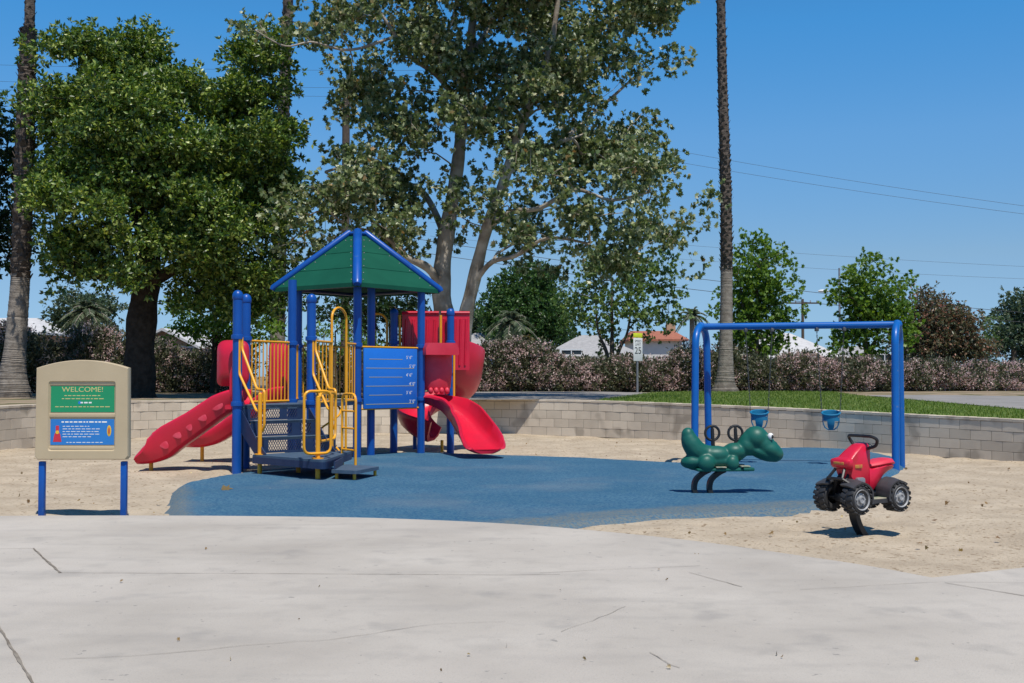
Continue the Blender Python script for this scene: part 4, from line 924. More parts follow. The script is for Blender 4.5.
# height chart panel between two roof posts
ux = (PG-PF).normalized(); un = Vector((ux.y, -ux.x, 0)); pc = (PF+PG)/2 + un*.02; pw = (PG-PF).length-.24; z0, z1 = .84, 1.86
MX = Matrix(((ux.x, un.x*-1, 0, pc.x-PO.x), (ux.y, un.y*-1, 0, pc.y-PO.y), (0, 0, 1, 0), (0, 0, 0, 1)))   # local x along, -y to the viewer
pb = MB().box((0, 0, (z0+z1)/2), (pw, .03, z1-z0), bev=.008, M4=MX); chart = pb.build('height_chart', M['panel'], PS, smooth=30)
ln = MB(); tx = []
for k, (lab, ft) in enumerate([("3' 0\"", 3), ("3' 6\"", 3.5), ("4' 0\"", 4), ("4' 6\"", 4.5), ("5' 0\"", 5), ("5' 6\"", 5.5)]):
    z = ft*.3048; odd = k % 2
    ln.box((-.12 if odd else -.06 if False else -.10, -.0165, z), (pw*.62 if odd else pw*.80, .003, .007), M4=MX) if odd else ln.box((-.02, -.0165, z), (pw*.90, .003, .007), M4=MX)
    tx.append(text_mesh(lab, .078, M['ink_white'], MX @ Matrix.Translation((pw*(.34 if odd else .40), -.0165, z+.032)) @ Matrix.Rotation(math.pi/2, 4, 'X')))
ln.build('measuring_lines', M['cream'], chart, smooth=0); join_meshes('lettering', tx, M['ink_white'], chart)
for z in (z0-.005, z1+.02): B(MB().tube([PF+Vector((0, 0, z)), PG+Vector((0, 0, z))], .016, 8), 'panel_rail', M['yellow'])
# yellow guard rails: bars between two posts
def guard(a, b, zb, zt, n, name='guard_rail', skip=()):
    m_ = MB(); d = b-a
    for z in (zb, zt): m_.tube([a+Vector((0, 0, z)), b+Vector((0, 0, z))], .018, 8)
    for k in range(n):
        if k in skip: continue
        q = a+d*((k+.5)/n); m_.tube([q+Vector((0, 0, zb)), q+Vector((0, 0, zt))], .0105, 7)
    return B(m_, name, M['yellow'])
def sh(a, b, t): return a + (b-a).normalized()*t
guard(sh(PB, PM, .1), sh(PM, PB, .05), DK+.03, DK+.95, 11)
guard(sh(PC, PM, .07), sh(PM, PC, .07), DK+.03, DK+.95, 12)
guard(sh(PC, PH, .07), sh(PH, PC, .07), DK+.03, DK+.95, 12)
# climber opening with tall hoops between D and F
e = (PF-PD); 
guard(sh(PD, PF, .08), PD+e*.42, DK+.02, DK+.95, 5); guard(PD+e*.74, sh(PF, PD, .07), DK+.02, DK+.95, 4)
hp = MB()
qa, qb = PD+e*.42, PD+e*.74
w_ = qb-qa
hp.tube([qa+Vector((0, 0, z)) for z in (.1, .8, 1.6)]+[qa+w_*(.5-.5*math.cos(t))+Vector((0, 0, 2.3+.18*math.sin(t))) for t in np.linspace(0, math.pi, 12)]+[qb+Vector((0, 0, z)) for z in (1.6, .8, .1)], .02, 10)
B(hp, 'climber_hoop', M['yellow'])
cs = MB(); cc = Vector((-2.92, 18.45, 0)); cs.tube([cc+Vector((0, 0, -.05)), cc+Vector((0, 0, 1.9))], .024, 10)
cs.tube([cc+Vector((.17*math.cos(t), .17*math.sin(t), .12+.11*t)) for t in np.linspace(0, 8, 60)]+[cc+Vector((0, 0, 1.02))], .016, 8); B(cs, 'corkscrew_climber', M['yellow'])
# hoops at the back exit
hp = MB(); qa, qb = Vector((-2.62, 21.0, 0)), Vector((-2.28, 20.98, 0)); w_ = qb-qa
hp.tube([qa+Vector((0, 0, .97)), qa+Vector((0, 0, 1.8))]+[qa+w_*(.5-.5*math.cos(t))+Vector((0, 0, 2.36+.17*math.sin(t))) for t in np.linspace(0, math.pi, 12)]+[qb+Vector((0, 0, 1.8)), qb+Vector((0, 0, .97))], .022, 10)
B(hp, 'climber_hoop', M['yellow'])
guard(sh(PH, PJ, .07), sh(PJ, PH, .07), DK+.03, DK+.95, 8)
# ---- steps: three risers down from A-D, a platform, a low step
sn = Vector((.62, -.785, 0)).normalized(); sa = (PD-PA).normalized(); a0 = sh(PA, PD, .09); b0 = sh(PD, PA, .09)
run, rise = .26, .2225
for k in range(3):
    zt = DK - rise*k; st_ = Vector((sa.x, sa.y, 0))*(.11*k)
    f0 = a0 + sn*run*k + st_*0; f1 = b0 + sn*run*k + st_
    if k > 0:
        tr_ = MB(); tr_.prism([(f0-sn*run)[:2], f0[:2], f1[:2], (f1-sn*run)[:2]][::-1], zt-.035, zt); td = B(tr_, 'step', M['deck'], smooth=0)
        tr_ = td
    else: td = PS
    # perforated riser: frame plus crossing bars
    rb = MB(); zb = zt-rise+.004; th = sn*.012
    def plate(u0, u1, w0, w1):
        A_, B_ = f0.lerp(f1, u0), f0.lerp(f1, u1); V = [A_+Vector((0, 0, w0)), B_+Vector((0, 0, w0)), B_+Vector((0, 0, w1)), A_+Vector((0, 0, w1))]
        rb.add([v[:] for v in V]+[(v-th)[:] for v in V], [(0, 1, 2, 3), (7, 6, 5, 4), (0, 4, 5, 1), (1, 5, 6, 2), (2, 6, 7, 3), (3, 7, 4, 0)])
    plate(0, 1, zt-.045, zt-.001); plate(0, 1, zb, zb+.03); plate(0, .12, zb+.03, zt-.045); plate(.58, .70, zb+.03, zt-.045); plate(.86, 1, zb+.03, zt-.045)
    for u0, u1 in ((.12, .58), (.70, .86)):
        L_ = (f1-f0).length; A_, B_ = f0.lerp(f1, u0), f0.lerp(f1, u1); W2 = (B_-A_).length; hz = zt-.045-zb-.03; nx_ = int(W2/.038); 
        for sgn in (1, -1):
            for j in range(-3, nx_+3):
                pts = []
                for (u, w) in ((j*.038, 0), (j*.038+sgn*hz*.55, hz)):
                    pts.append((u, w))
                (ua, wa), (ub, wb) = pts
                def clip(u, w, u2, w2):
                    if u < 0: w = w+(0-u)/(u2-u+1e-9)*(w2-w); u = 0
                    if u > W2: w = w+(W2-u)/(u2-u+1e-9)*(w2-w); u = W2
                    return u, w
                if (ua < 0 and ub < 0) or (ua > W2 and ub > W2): continue
                c0, c1 = clip(ua, wa, ub, wb), clip(ub, wb, ua, wa); dr = (B_-A_).normalized()
                P0 = A_+dr*c0[0]+Vector((0, 0, zb+.03+c0[1]))-sn*.006; P1 = A_+dr*c1[0]+Vector((0, 0, zb+.03+c1[1]))-sn*.006
                rb.tube([P0, P1], .0052, 4, cap=False)
    B(rb, 'riser', M['navy'], td, smooth=0)
for f_, g_ in ((a0, -1), (b0, 1)):      # stringers down each side
    off = Vector((sa.x, sa.y, 0))*.03*g_; s_ = MB(); q0 = f_+off; V = []
    for (u, z) in ((0, DK-.02), (0, DK-.36), (run*2+.05, .24), (run*2+.30, .24), (run*2+.3, .32), (run*2, .52), (run, .745)): V.append(q0+sn*u+Vector((0, 0, z)))
    n = len(V); V2 = [v+Vector((sa.x, sa.y, 0))*.018*g_ for v in V]
    s_.add([v[:] for v in V+V2], [tuple(range(n)), tuple(range(n, 2*n))[::-1]]+[(i, (i+1) % n, n+(i+1) % n, n+i) for i in range(n)]); B(s_, 'stringer', M['navy'], smooth=0)
B(MB().box((PB.x-.0, PB.y-.42, .5), (.13, .05, 1.0), rz=.7), 'stringer_leg', M['navy'], smooth=0)
FLp, NEp, BRp, BLp = Vector((-3.60, 16.0, 0)), Vector((-2.43, 14.92, 0)), Vector((-2.33, 16.75, 0)), Vector((-2.70, 16.95, 0))
pp = [BLp, Vector((-3.42, 16.25, 0))+sn*0, FLp]
outl = [FLp] + [x for x in rounded([FLp, NEp, BRp], .14, 6)][1:] + [BLp]
PZ = .30
pm = MB(); pm.prism([(q.x, q.y) for q in outl], PZ-.035, PZ); plat = B(pm, 'platform', M['deck'], smooth=30)
sk = MB()
for q0, q1 in zip(outl, outl[1:]+outl[:1]):
    nn = Vector(((q1-q0).y, -(q1-q0).x, 0)).normalized()*.004
    V = [q0+nn, q1+nn, q1-nn*4, q0-nn*4]; sk.add([(v+Vector((0, 0, PZ-.12)))[:] for v in V]+[(v+Vector((0, 0, PZ-.03)))[:] for v in V], [(0, 1, 2, 3), (7, 6, 5, 4), (0, 4, 5, 1), (1, 5, 6, 2), (2, 6, 7, 3), (3, 7, 4, 0)])
B(sk, 'skirt', M['navy'], plat, smooth=0)
stp = MB(); outl2 = rounded([Vector((-2.37, 15.15, 0)), Vector((-2.02, 14.98, 0)), Vector((-1.80, 15.7, 0)), Vector((-2.33, 16.1, 0))], .05, 4)
stp.prism([(q.x, q.y) for q in outl2], .115, .16); sp_ = B(stp, 'low_step', M['deck'], smooth=30)
for q in ((-2.06, 15.08), (-1.86, 15.66), (-2.31, 15.2)): B(MB().lathe([(.022, -.05), (.022, .114)], (*q, 0), 'Z', 10), 'leg', M['yellow'], sp_)
B(MB().box((-2.345, 15.6, .2), (.02, .85, .12), rz=.02), 'riser', M['navy'], sp_, smooth=0)
for q in ((-3.50, 16.0), (-2.56, 15.2), (-2.45, 16.6), (-3.0, 16.2)): B(MB().lathe([(.032, -.05), (.032, PZ-.036)], (*q, 0), 'Z', 12), 'leg', M['yellow'], plat)
# ---- yellow handrails
def rail(pts, r=.021, rad=.07, name='handrail'):
    return MB().tube(rounded([Vector(p) for p in pts], rad), r, 10)
def handrail(P, Q, side, zp):
    """post at Q on the platform, double rail up to the post P"""
    m_ = MB(); up = Vector((0, 0, 1)); d = (P-Q); d.z = 0; dn = d.normalized(); L_ = d.length-.06
    m_.lathe([(.03, zp), (.03, 1.14), (0, 1.165)], (Q.x, Q.y, 0), 'Z', 12)
    m_.lathe([(.075, zp), (.075, zp+.012), (0, zp+.0125)], (Q.x, Q.y, 0), 'Z', 12)
    s1 = Vector((dn.y, -dn.x, 0))*.04*side
    m_.tube(rounded([Q+s1+up*.62, Q+s1-dn*.05+up*.70, Q+s1-dn*.05+up*1.20, Q+s1+dn*.16+up*1.20, Q+s1+dn*(L_)+up*1.78, Q+s1+dn*L_+up*1.95], .07), .019, 9)
    m_.tube(rounded([Q+up*.90, Q+dn*.10+up*.90, Q+dn*L_+up*1.42, Q+dn*L_+up*1.96, Q+dn*L_+s1+up*1.96], .06), .019, 9)
    for z in (1.95, 1.45): m_.tube([Q+dn*L_+up*z, P+up*z], .022, 8)
    return B(m_, 'handrail', M['yellow'])
handrail(PA, Vector((-3.50, 16.0, 0)), 1, PZ)
handrail(PD, Vector((-2.62, 16.72, 0)), 1, PZ)
Q = Vector((-2.56, 15.2, 0)); m_ = MB(); up = Vector((0, 0, 1)); al = Vector((.12, 1, 0)).normalized()
m_.lathe([(.032, PZ), (.032, 1.12), (0, 1.15)], (Q.x, Q.y, 0), 'Z', 12); m_.lathe([(.08, PZ), (.08, PZ+.012), (0, PZ+.0125)], (Q.x, Q.y, 0), 'Z', 12)
def loop(c, dirv, w, zb, zt, r, rad=.1): 
    P = [c-dirv*w/2+up*(zb+zt)/2, c-dirv*w/2+up*zt, c+dirv*w/2+up*zt, c+dirv*w/2+up*zb, c-dirv*w/2+up*zb, c-dirv*w/2+up*((zb+zt)/2+.001)]
    m_.tube(rounded(P, rad), r, 9)
dv = Vector((1, -.1, 0)).normalized()
loop(Q+dv*-.0+Vector((0, -.03, 0)), Vector((.78, .62, 0)), .40, PZ+.07, 1.19, .019)
loop(Q+al*.45, al, .8, PZ+.22, 1.16, .019, .12)
B(m_, 'handrail', M['yellow'])
m_ = MB(); Q2 = Vector((-2.40, 16.2, 0))
loop(Q2+Vector((.12, -.1, 0)), Vector((.55, -.8, 0)).normalized(), .42, .02, 1.14, .019, .12)
for z in (.36, .66, .9): m_.tube([Q2+Vector((.12, -.1, 0))-Vector((.55, -.8, 0)).normalized()*.21+up*z, Q2+Vector((.12, -.1, 0))+Vector((.55, -.8, 0)).normalized()*.21+up*z], .014, 8)
B(m_, 'handrail', M['yellow'])
# ---- slides
def trough(w, h, t=.035, flare=.0, lip=.03):
    """closed U outline: floor width w, side height h"""
    a = w/2; f = flare; pts = []; q1, q2, q3 = min(.10, h*.6), min(.03, h*.2), min(.08, h*.5); d_ = min(.05, h*.3)
    inner = [(-a-f, h), (-a+.0, q1), (-a+.05, q2), (-a+.12, 0), (a-.12, 0), (a-.05, q2), (a, q1), (a+f, h)]
    outer = [(a+f+lip*.6, h+.015), (a+f+lip+t*.6, h-.01), (a+f+t+lip*.7, h-d_), (a+t, q3), (a+t-.04, -.01), (a-.10, -.05), (-a+.10, -.05), (-a-t+.04, -.01), (-a-t, q3), (-a-f-t-lip*.7, h-d_), (-a-f-lip-t*.6, h-.01), (-a-f-lip*.6, h+.015)]
    return inner + outer
def slide(ctrl, w, hs, parent=PS, name='slide', m='red', flare=.0, widths=None, n=9):
    path = bez(ctrl, n); k = len(path); prof = []
    for i in range(k):
        f = i/(k-1)*(len(ctrl)-1); j = min(int(f), len(ctrl)-2); h = hs[j]+(hs[j+1]-hs[j])*(f-j); ww = w if widths is None else widths[j]+(widths[j+1]-widths[j])*(f-j)
        prof.append(trough(ww, h, flare=flare))
    return MB().sweep(path, prof)
# the wavy slide in front, seen from its side
Y1 = 16.87
c1 = [(-3.88, Y1, DK+.01), (-4.0, Y1, DK), (-4.18, Y1, .86), (-4.53, Y1, .61), (-4.84, Y1, .385), (-5.0, Y1, .26), (-5.18, Y1, .185), (-5.32, Y1, .165), (-5.44, Y1, .16)]
s1 = slide(c1, .46, [.18, .22, .27, .29, .34, .35, .29, .17, .04], flare=.015)
s1o = B(s1, 'slide', M['red'])
PWS = []
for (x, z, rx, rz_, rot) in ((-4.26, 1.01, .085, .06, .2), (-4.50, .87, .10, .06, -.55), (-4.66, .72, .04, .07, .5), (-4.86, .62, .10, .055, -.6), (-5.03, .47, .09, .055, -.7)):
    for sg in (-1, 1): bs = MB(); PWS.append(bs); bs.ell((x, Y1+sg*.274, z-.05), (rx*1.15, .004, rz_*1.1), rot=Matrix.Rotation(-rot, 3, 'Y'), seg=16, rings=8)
M['pinkglare'] = mat('painted_glare_on_red_plastic', (.66, .075, .115), (.60, .03, .06), 9, .5)  # glare on the slide's side walls, painted as flat pale pink discs
[B(q, 'glare_patch', M['pinkglare'], s1o) for q in PWS]
B(MB().tube([(-5.28, Y1, -.08), (-5.28, Y1, .14)], .03, 10), 'slide_leg', M['yellow'], s1o)
B(MB().prism([(-3.95, Y1-.26), (-3.95, Y1+.26), (-4.14, Y1+.26), (-4.14, Y1-.26)], DK-.06, DK-.0), 'slide_sill', M['red'], s1o, smooth=0)
def hood(c, w, h, t, rz, parent, m='red', bulge=.06):
    """rounded shield panel with a raised rim"""
    bm = bmesh.new(); outl_ = rounded([Vector((-w/2*.2, 0, -h/2)), Vector((-w/2, 0, -h/2)), Vector((-w/2, 0, h/2)), Vector((w/2, 0, h/2)), Vector((w/2, 0, -h/2)), Vector((-w/2*.2+.001, 0, -h/2))], min(w, h)*.32, 7)
    n = len(outl_); rings = [(1, -t/2), (1.0, t/2*.6), (.93, t/2), (.78, t/2+bulge*.5), (.4, t/2+bulge)]; V = []; Fs = []
    for k, y in rings: V += [(q.x*k, -y, q.z*k) for q in outl_]
    for i in range(len(rings)-1):
        for j in range(n): Fs.append((i*n+j, i*n+(j+1) % n, (i+1)*n+(j+1) % n, (i+1)*n+j))
    Fs += [tuple(range(n))[::-1], tuple((len(rings)-1)*n+j for j in range(n))]
    mm = MB(); mm.add(V, Fs); Mt = Matrix.Translation(Vector(c)) @ Matrix.Rotation(rz, 4, 'Z'); mm.v = [tuple(Mt @ Vector(v)) for v in mm.v]
    return B(mm, 'slide_hood', M[m], parent)
hood((-4.13, 17.02, 1.58), .50, .68, .06, -.25, s1o, bulge=.09); hood((-3.99, Y1-.26, 1.30), .10, .60, .05, -1.3, s1o)
# second slide, further back
Y2 = 18.9
c2 = [(-3.62, Y2, DK+.01), (-3.85, Y2, DK), (-4.15, Y2, .80), (-4.5, Y2, .54), (-4.78, Y2, .36), (-5.02, Y2, .285), (-5.30, Y2, .28)]
s2o = B(slide(c2, .46, [.22, .22, .2, .2, .19, .17, .14]), 'slide', M['red']); B(MB().tube([(-5.08, Y2, -.05), (-5.08, Y2, .24)], .03, 10), 'slide_leg', M['yellow'], s2o)
hood((-3.88, 19.1, 1.46), .31, .98, .05, .0, s2o)
# curved slide to the front right
c3 = [(-1.50, 20.44, .95), (-1.27, 20.38, .87), (-1.05, 20.24, .75), (-.86, 20.0, .59), (-.72, 19.68, .43), (-.59, 19.36, .29), (-.51, 19.12, .21), (-.455, 18.96, .18), (-.43, 18.87, .17), (-.42, 18.82, .168)]
s3o = B(slide(c3, .44, [.10, .17, .25, .30, .30, .26, .20, .11, .05, .03], widths=[.44, .44, .44, .45, .48, .54, .58, .56, .48, .36], flare=.03), 'slide', M['red'])
# its faded hood with visor
hd = MB(); ha = Vector((.79, -.0, 0)); 
def slab(poly_xz, y0, y1, T): 
    n = len(poly_xz); V = [T @ Vector((x, y0, z)) for x, z in poly_xz]+[T @ Vector((x, y1, z)) for x, z in poly_xz]
    hd.add([v[:] for v in V], [tuple(range(n)), tuple(range(n, 2*n))[::-1]]+[(i, n+i, n+(i+1) % n, (i+1) % n) for i in range(n)])
T3 = Matrix.Translation((-1.33, 20.42, 0)) @ Matrix.Rotation(.35, 4, 'Z')
sec = [(-.30, .10), (-.27, -.02), (-.16, -.10), (.0, -.13), (.16, -.10), (.27, -.02), (.30, .10), (.26, .10), (.22, .0), (.13, -.06), (0, -.085), (-.13, -.06), (-.22, 0), (-.26, .10)]
zs = [(1.14, .82, 0), (1.2, .9, -.02), (1.5, .98, -.03), (1.72, 1., 0), (1.76, 1.0, 0)]
n = len(sec); V = []; Fs = []
for z, k, dy in zs: V += [(T3 @ Vector((x*k, y*k+dy, z)))[:] for x, y in sec]
for i in range(len(zs)-1):
    for j in range(n): Fs.append((i*n+j, i*n+(j+1) % n, (i+1)*n+(j+1) % n, (i+1)*n+j))
Fs += [tuple(range(n))[::-1], tuple((len(zs)-1)*n+j for j in range(n))]; hd.add(V, Fs)
slab([(-.30, 1.76), (.30, 1.76), (.30, 1.88), (.25, 1.97), (-.25, 1.97), (-.30, 1.88)], -.34, .12, T3 @ Matrix.Rotation(.0, 4, 'X'))
for k in range(4): hd.ell(T3 @ Vector((-.15+.1*k, -.12, 1.13)), (.045, .05, .06), seg=12, rings=8)
B(hd, 'slide_hood', M['redfade'], s3o, smooth=35)
for sx in (-.33, .33): B(MB().tube([T3 @ Vector((sx, .05, .97)), T3 @ Vector((sx, .05, 1.9))], .02, 8), 'hood_post', M['yellow'], s3o)
# the big spiral slide behind
SCx, SCy, sr = -1.40, 21.95, .45
ang = np.linspace(R(-95), R(258), 30); ctrl = []; prof = []
for i, a in enumerate(ang):
    f = i/29; ctrl.append(Vector((SCx+sr*math.cos(a), SCy+sr*math.sin(a), 1.40-1.17*f)))
spr = []
for i in range(30):
    f = i/29; ho = .78 if f < .22 else (.78-.44*min(1, (f-.22)/.14)); hi_ = .20; a = .26; t = .03
    # u is to the right of travel (outer side for an anticlockwise descent)
    spr.append([(-a, hi_), (-a+.03, .08), (-a+.12, 0), (a-.16, .0), (a-.03, .10), (a+.04, .26), (a+.07, ho), (a+.11, ho+.01), (a+.13, ho-.03), (a+.10, .24), (a+.02, .04), (a-.10, -.07), (-a+.10, -.05), (-a-.03, .03), (-a-.04, hi_-.02), (-a-.02, hi_+.01)])
sp = MB().sweep(ctrl, spr); s4o = B(sp, 'spiral_slide', M['red'], smooth=50)
# tall ribbed side shields at its entrance
def ribbed(a, b, z0_, z1_, n, parent):
    m_ = MB(); d = (b-a); nn = Vector((d.y, -d.x, 0)).normalized()
    m_.add([v[:] for v in [a+up*z0_, b+up*z0_, b+up*z1_, a+up*z1_]]+[(v-nn*.04)[:] for v in [a+up*z0_, b+up*z0_, b+up*z1_, a+up*z1_]], [(0, 1, 2, 3), (7, 6, 5, 4), (0, 4, 5, 1), (1, 5, 6, 2), (2, 6, 7, 3), (3, 7, 4, 0)])
    p_ = B(m_, 'slide_shield', M['red'], parent, smooth=0); r_ = MB()
    hh = z1_-z0_; L_ = d.length
    for k in range(n):
        f = (k+.6)/(n+.2); q = a+d*f+nn*.002; r_.tube([q+up*(z0_+.08*hh)-d*.05, q+up*(z1_-.12*hh)], [.020, .026], 8)
    r_.tube([a+up*(z1_-.01), b+up*(z1_-.01)], .03, 8); B(r_, 'ribs', M['red'], p_)
ribbed(Vector((-2.02, 21.08, 0)), Vector((-1.34, 21.08, 0)), 1.42, 2.56, 5, s4o); ribbed(Vector((-1.30, 21.06, 0)), Vector((-.78, 21.12, 0)), 1.50, 2.56, 5, s4o)
for x in (-2.05, -1.30): B(MB().tube([(x, 20.97, 1.42), (x, 20.97, 2.50)], .024, 8), 'entry_post', M['yellow'], s4o)
B(MB().tube([(SCx-.45, SCy, -.05), (SCx-.45, SCy, .55)], .04, 10), 'slide_leg', M['blue'], s4o); B(MB().tube([(SCx+.1, SCy-.55, -.05), (SCx+.1, SCy-.55, .2)], .03, 10), 'slide_leg', M['yellow'], s4o)

# ================================================================ WELCOME SIGN
wc = (G(42, 517)+G(123.5, 517))/2; wsn = empty('welcome_sign', (wc.x, wc.y, 0), .0); sc_ = wc.y/F_
def sz(py): return EYE + (Y0-py)*sc_
for sx in (-1, 1): 
    po_ = MB(); po_.box((sx*40.8*sc_, 0, sz(461)/2-.05), (.058, .058, sz(461)+.1), bev=.008); po_.build('post', M['blue'], wsn, smooth=30)
W2 = 47*sc_; zb_, zs_, zt_ = sz(459), sz(368), sz(360)
def shield(k, dz=0):
    pts = [(-W2+.03, zb_), (W2-.03, zb_), (W2-.005, zb_+.03), (W2-.012, zs_-.02)]
    for t in np.linspace(1, -1, 17): pts.append(((W2-.012)*t, zs_+(zt_-zs_)*(1-t*t)))
    pts += [(-W2+.012, zs_-.02), (-W2+.005, zb_+.03)]; cz = (zb_+zt_)/2
    return [(x*k, cz+(z-cz)*k) for x, z in pts]
wx0, wx1, wz0, wz1 = -33.5*sc_, 33.5*sc_, sz(450.5), sz(381)       # recessed window
fm = MB()
ly = [(-.0, .985), (.014, 1.0), (.085, 1.0), (.10, .985)]
V = []; n = len(shield(1)); Fs = []
for y, k in ly: V += [(x, y-.06, z) for x, z in shield(k)]
for i in range(len(ly)-1):
    for j in range(n): Fs.append((i*n+j, i*n+(j+1) % n, (i+1)*n+(j+1) % n, (i+1)*n+j))
Fs.append(tuple((len(ly)-1)*n+j for j in range(n))[::-1]); fm.add(V, Fs)
# front face with the window cut out
win = rounded([Vector((0, 0, wz0)), Vector((wx0, 0, wz0)), Vector((wx0, 0, wz1)), Vector((wx1, 0, wz1)), Vector((wx1, 0, wz0)), Vector((.001, 0, wz0))], .03, 4)
bm = bmesh.new(); ov = [bm.verts.new((x, -.06, z)) for x, z in shield(.985)]; iv = [bm.verts.new((q.x, -.06, q.z)) for q in win[:-1]]
es = [bm.edges.new((ov[i], ov[(i+1) % len(ov)])) for i in range(len(ov))]+[bm.edges.new((iv[i], iv[(i+1) % len(iv)])) for i in range(len(iv))]
bmesh.ops.triangle_fill(bm, use_beauty=True, edges=es); fm.bm(bm)
nw = len(win)-1; V = [(q.x, -.06, q.z) for q in win[:-1]]+[(q.x*.955, -.036, (q.z-(wz0+wz1)/2)*.955+(wz0+wz1)/2) for q in win[:-1]]
fm.add(V, [(i, (i+1) % nw, nw+(i+1) % nw, nw+i) for i in range(nw)]+[tuple(nw+i for i in range(nw))])
# bars framing the two placards
gw = 32.3*sc_
for zc0, hh in ((sz(383.2), .035), (sz(415), .042), (sz(447.8), .035)): fm.box((0, -.034, zc0), (2*gw+.02, .026, hh), bev=.006)
for sx in (-1, 1): fm.box((sx*(gw+.018), -.036, (wz0+wz1)/2), (.03, .02, wz1-wz0-.06), bev=.005)
fmo = fm.build('frame', M['tan'], wsn, smooth=35)
def placard(name, py0, py1, m):
    return MB().box((0, -.0365, (sz(py0)+sz(py1))/2), (2*gw-.012, .006, sz(py0)-sz(py1)), bev=.002).build(name, m, wsn, smooth=0)
RX = lambda x, z: Matrix.Translation((x, -.0402, z)) @ Matrix.Rotation(math.pi/2, 4, 'X')
g1 = placard('green_placard', 386, 412, M['placard_green']); g2 = placard('blue_placard', 419, 444.5, M['placard_blue'])
join_meshes('lettering', [text_mesh('WELCOME!', .070, M['cream'], RX(0, sz(389.6)) @ Matrix.Diagonal((1.15, 1, 1, 1)))], M['cream'], g1)
def scribble(rows, x0, x1, parent, m, h=.0085):
    """lines of small print, word by word, too small to read"""
    mb = MB(); rr = random.Random(3)
    for py, f0, f1 in rows:
        x = x0+(x1-x0)*f0; xe = x0+(x1-x0)*f1
        while x < xe:
            w = rr.uniform(.016, .05); mb.box((min(x+w/2, xe), -.0402, sz(py)), (w, .0012, h)); x += w+.011
    return mb.build('small_print', m, parent, smooth=0)
scribble([(395.5, .22, .78), (398.6, .18, .82), (406.6, .08, .92)], -gw, gw, g1, M['cream'], .008); scribble([(402.5, .47, .64)], -gw, gw, g1, M['ink_white'], .014)
MB().lathe([(0, -.0405), (.016, -.0405), (.016, -.039)], (-.028, 0, sz(402.5)), 'Y', 14).build('emblem', M['placard_blue'], g1)
scribble([(421.7, .18, .84)], -gw, gw, g2, M['ink_white'], .013); scribble([(426, .2, .62), (428.6, .2, .74), (431.2, .2, .72), (433.8, .2, .75), (436.4, .2, .6), (442, .26, .8)], -gw, gw, g2, M['ink_white'], .006)
fig = MB(); fx = -gw+.075; z0f = sz(441.5)
fig.add([(fx+x, y, z0f+z) for y in (-.0405, -.039) for x, z in ((-.042, 0), (.042, 0), (.03, .07), (.016, .10), (.016, .16), (-.016, .16), (-.016, .10), (-.03, .07))], [tuple(range(8)), tuple(range(8, 16))[::-1]]+[(i, (i+1) % 8, 8+(i+1) % 8, 8+i) for i in range(8)])
fig.build('red_emblem', M['mark_red'], g2, smooth=0); MB().lathe([(0, -.0415), (.018, -.0415), (.018, -.04)], (fx, 0, z0f+.095), 'Y', 12).build('yellow_spot', M['mark_yellow'], g2)
MB().ell((gw-.055, -.040, sz(430.5)), (.022, .002, .055), seg=14, rings=8).build('yellow_emblem', M['mark_yellow'], g2); MB().ell((gw-.055, -.0425, sz(430.5)), (.008, .0015, .035), seg=10, rings=6).build('red_core', M['mark_red'], g2)
tag(wsn, 'tan welcome sign with green and blue placards on two blue posts', 'sign')

# ================================================================ SWINGS
La, Ra = Vector((2.98, 18.1, 0)), Vector((5.80, 17.3, 0)); bd = (Ra-La).normalized(); ad = Vector((.40, .916, 0))   # ad points away from the viewer
sw = empty('swing_frame', (La+Ra)/2); SO = Vector(sw.location); BZ = 2.165
def Sb(mb, name, m, parent): mb.v = [(v[0]-SO.x, v[1]-SO.y, v[2]-SO.z) for v in mb.v]; return mb.build(name, m, parent)
for c in (La, Ra):
    for sg in (-1, 1):
        f_ = c+ad*sg*.46; k_ = c+ad*sg*.36
        m_ = MB(); m_.tube([f_-up*.15, k_+up*1.85]+[c+ad*sg*(.36*math.cos(t))+up*(1.85+.315*math.sin(t)) for t in np.linspace(.15, math.pi/2, 9)], .056, 16)
        Sb(m_, 'leg', M['blue_sw'], sw)
    Sb(MB().ell(c+up*BZ, (.075, .075, .072)), 'corner_joint', M['blue_sw'], sw)
Sb(MB().tube([La+up*BZ, Ra+up*BZ], .052, 16), 'top_beam', M['blue_sw'], sw)
for f in (.235, .372, .60, .737):
    q = La.lerp(Ra, f)+up*(BZ-.06); Sb(MB().box(q, (.05, .09, .06), bev=.01), 'hanger', M['chain'], sw)
tag(sw, 'blue swing frame of round steel tubes with arched ends and long top beam', 'swing frame')
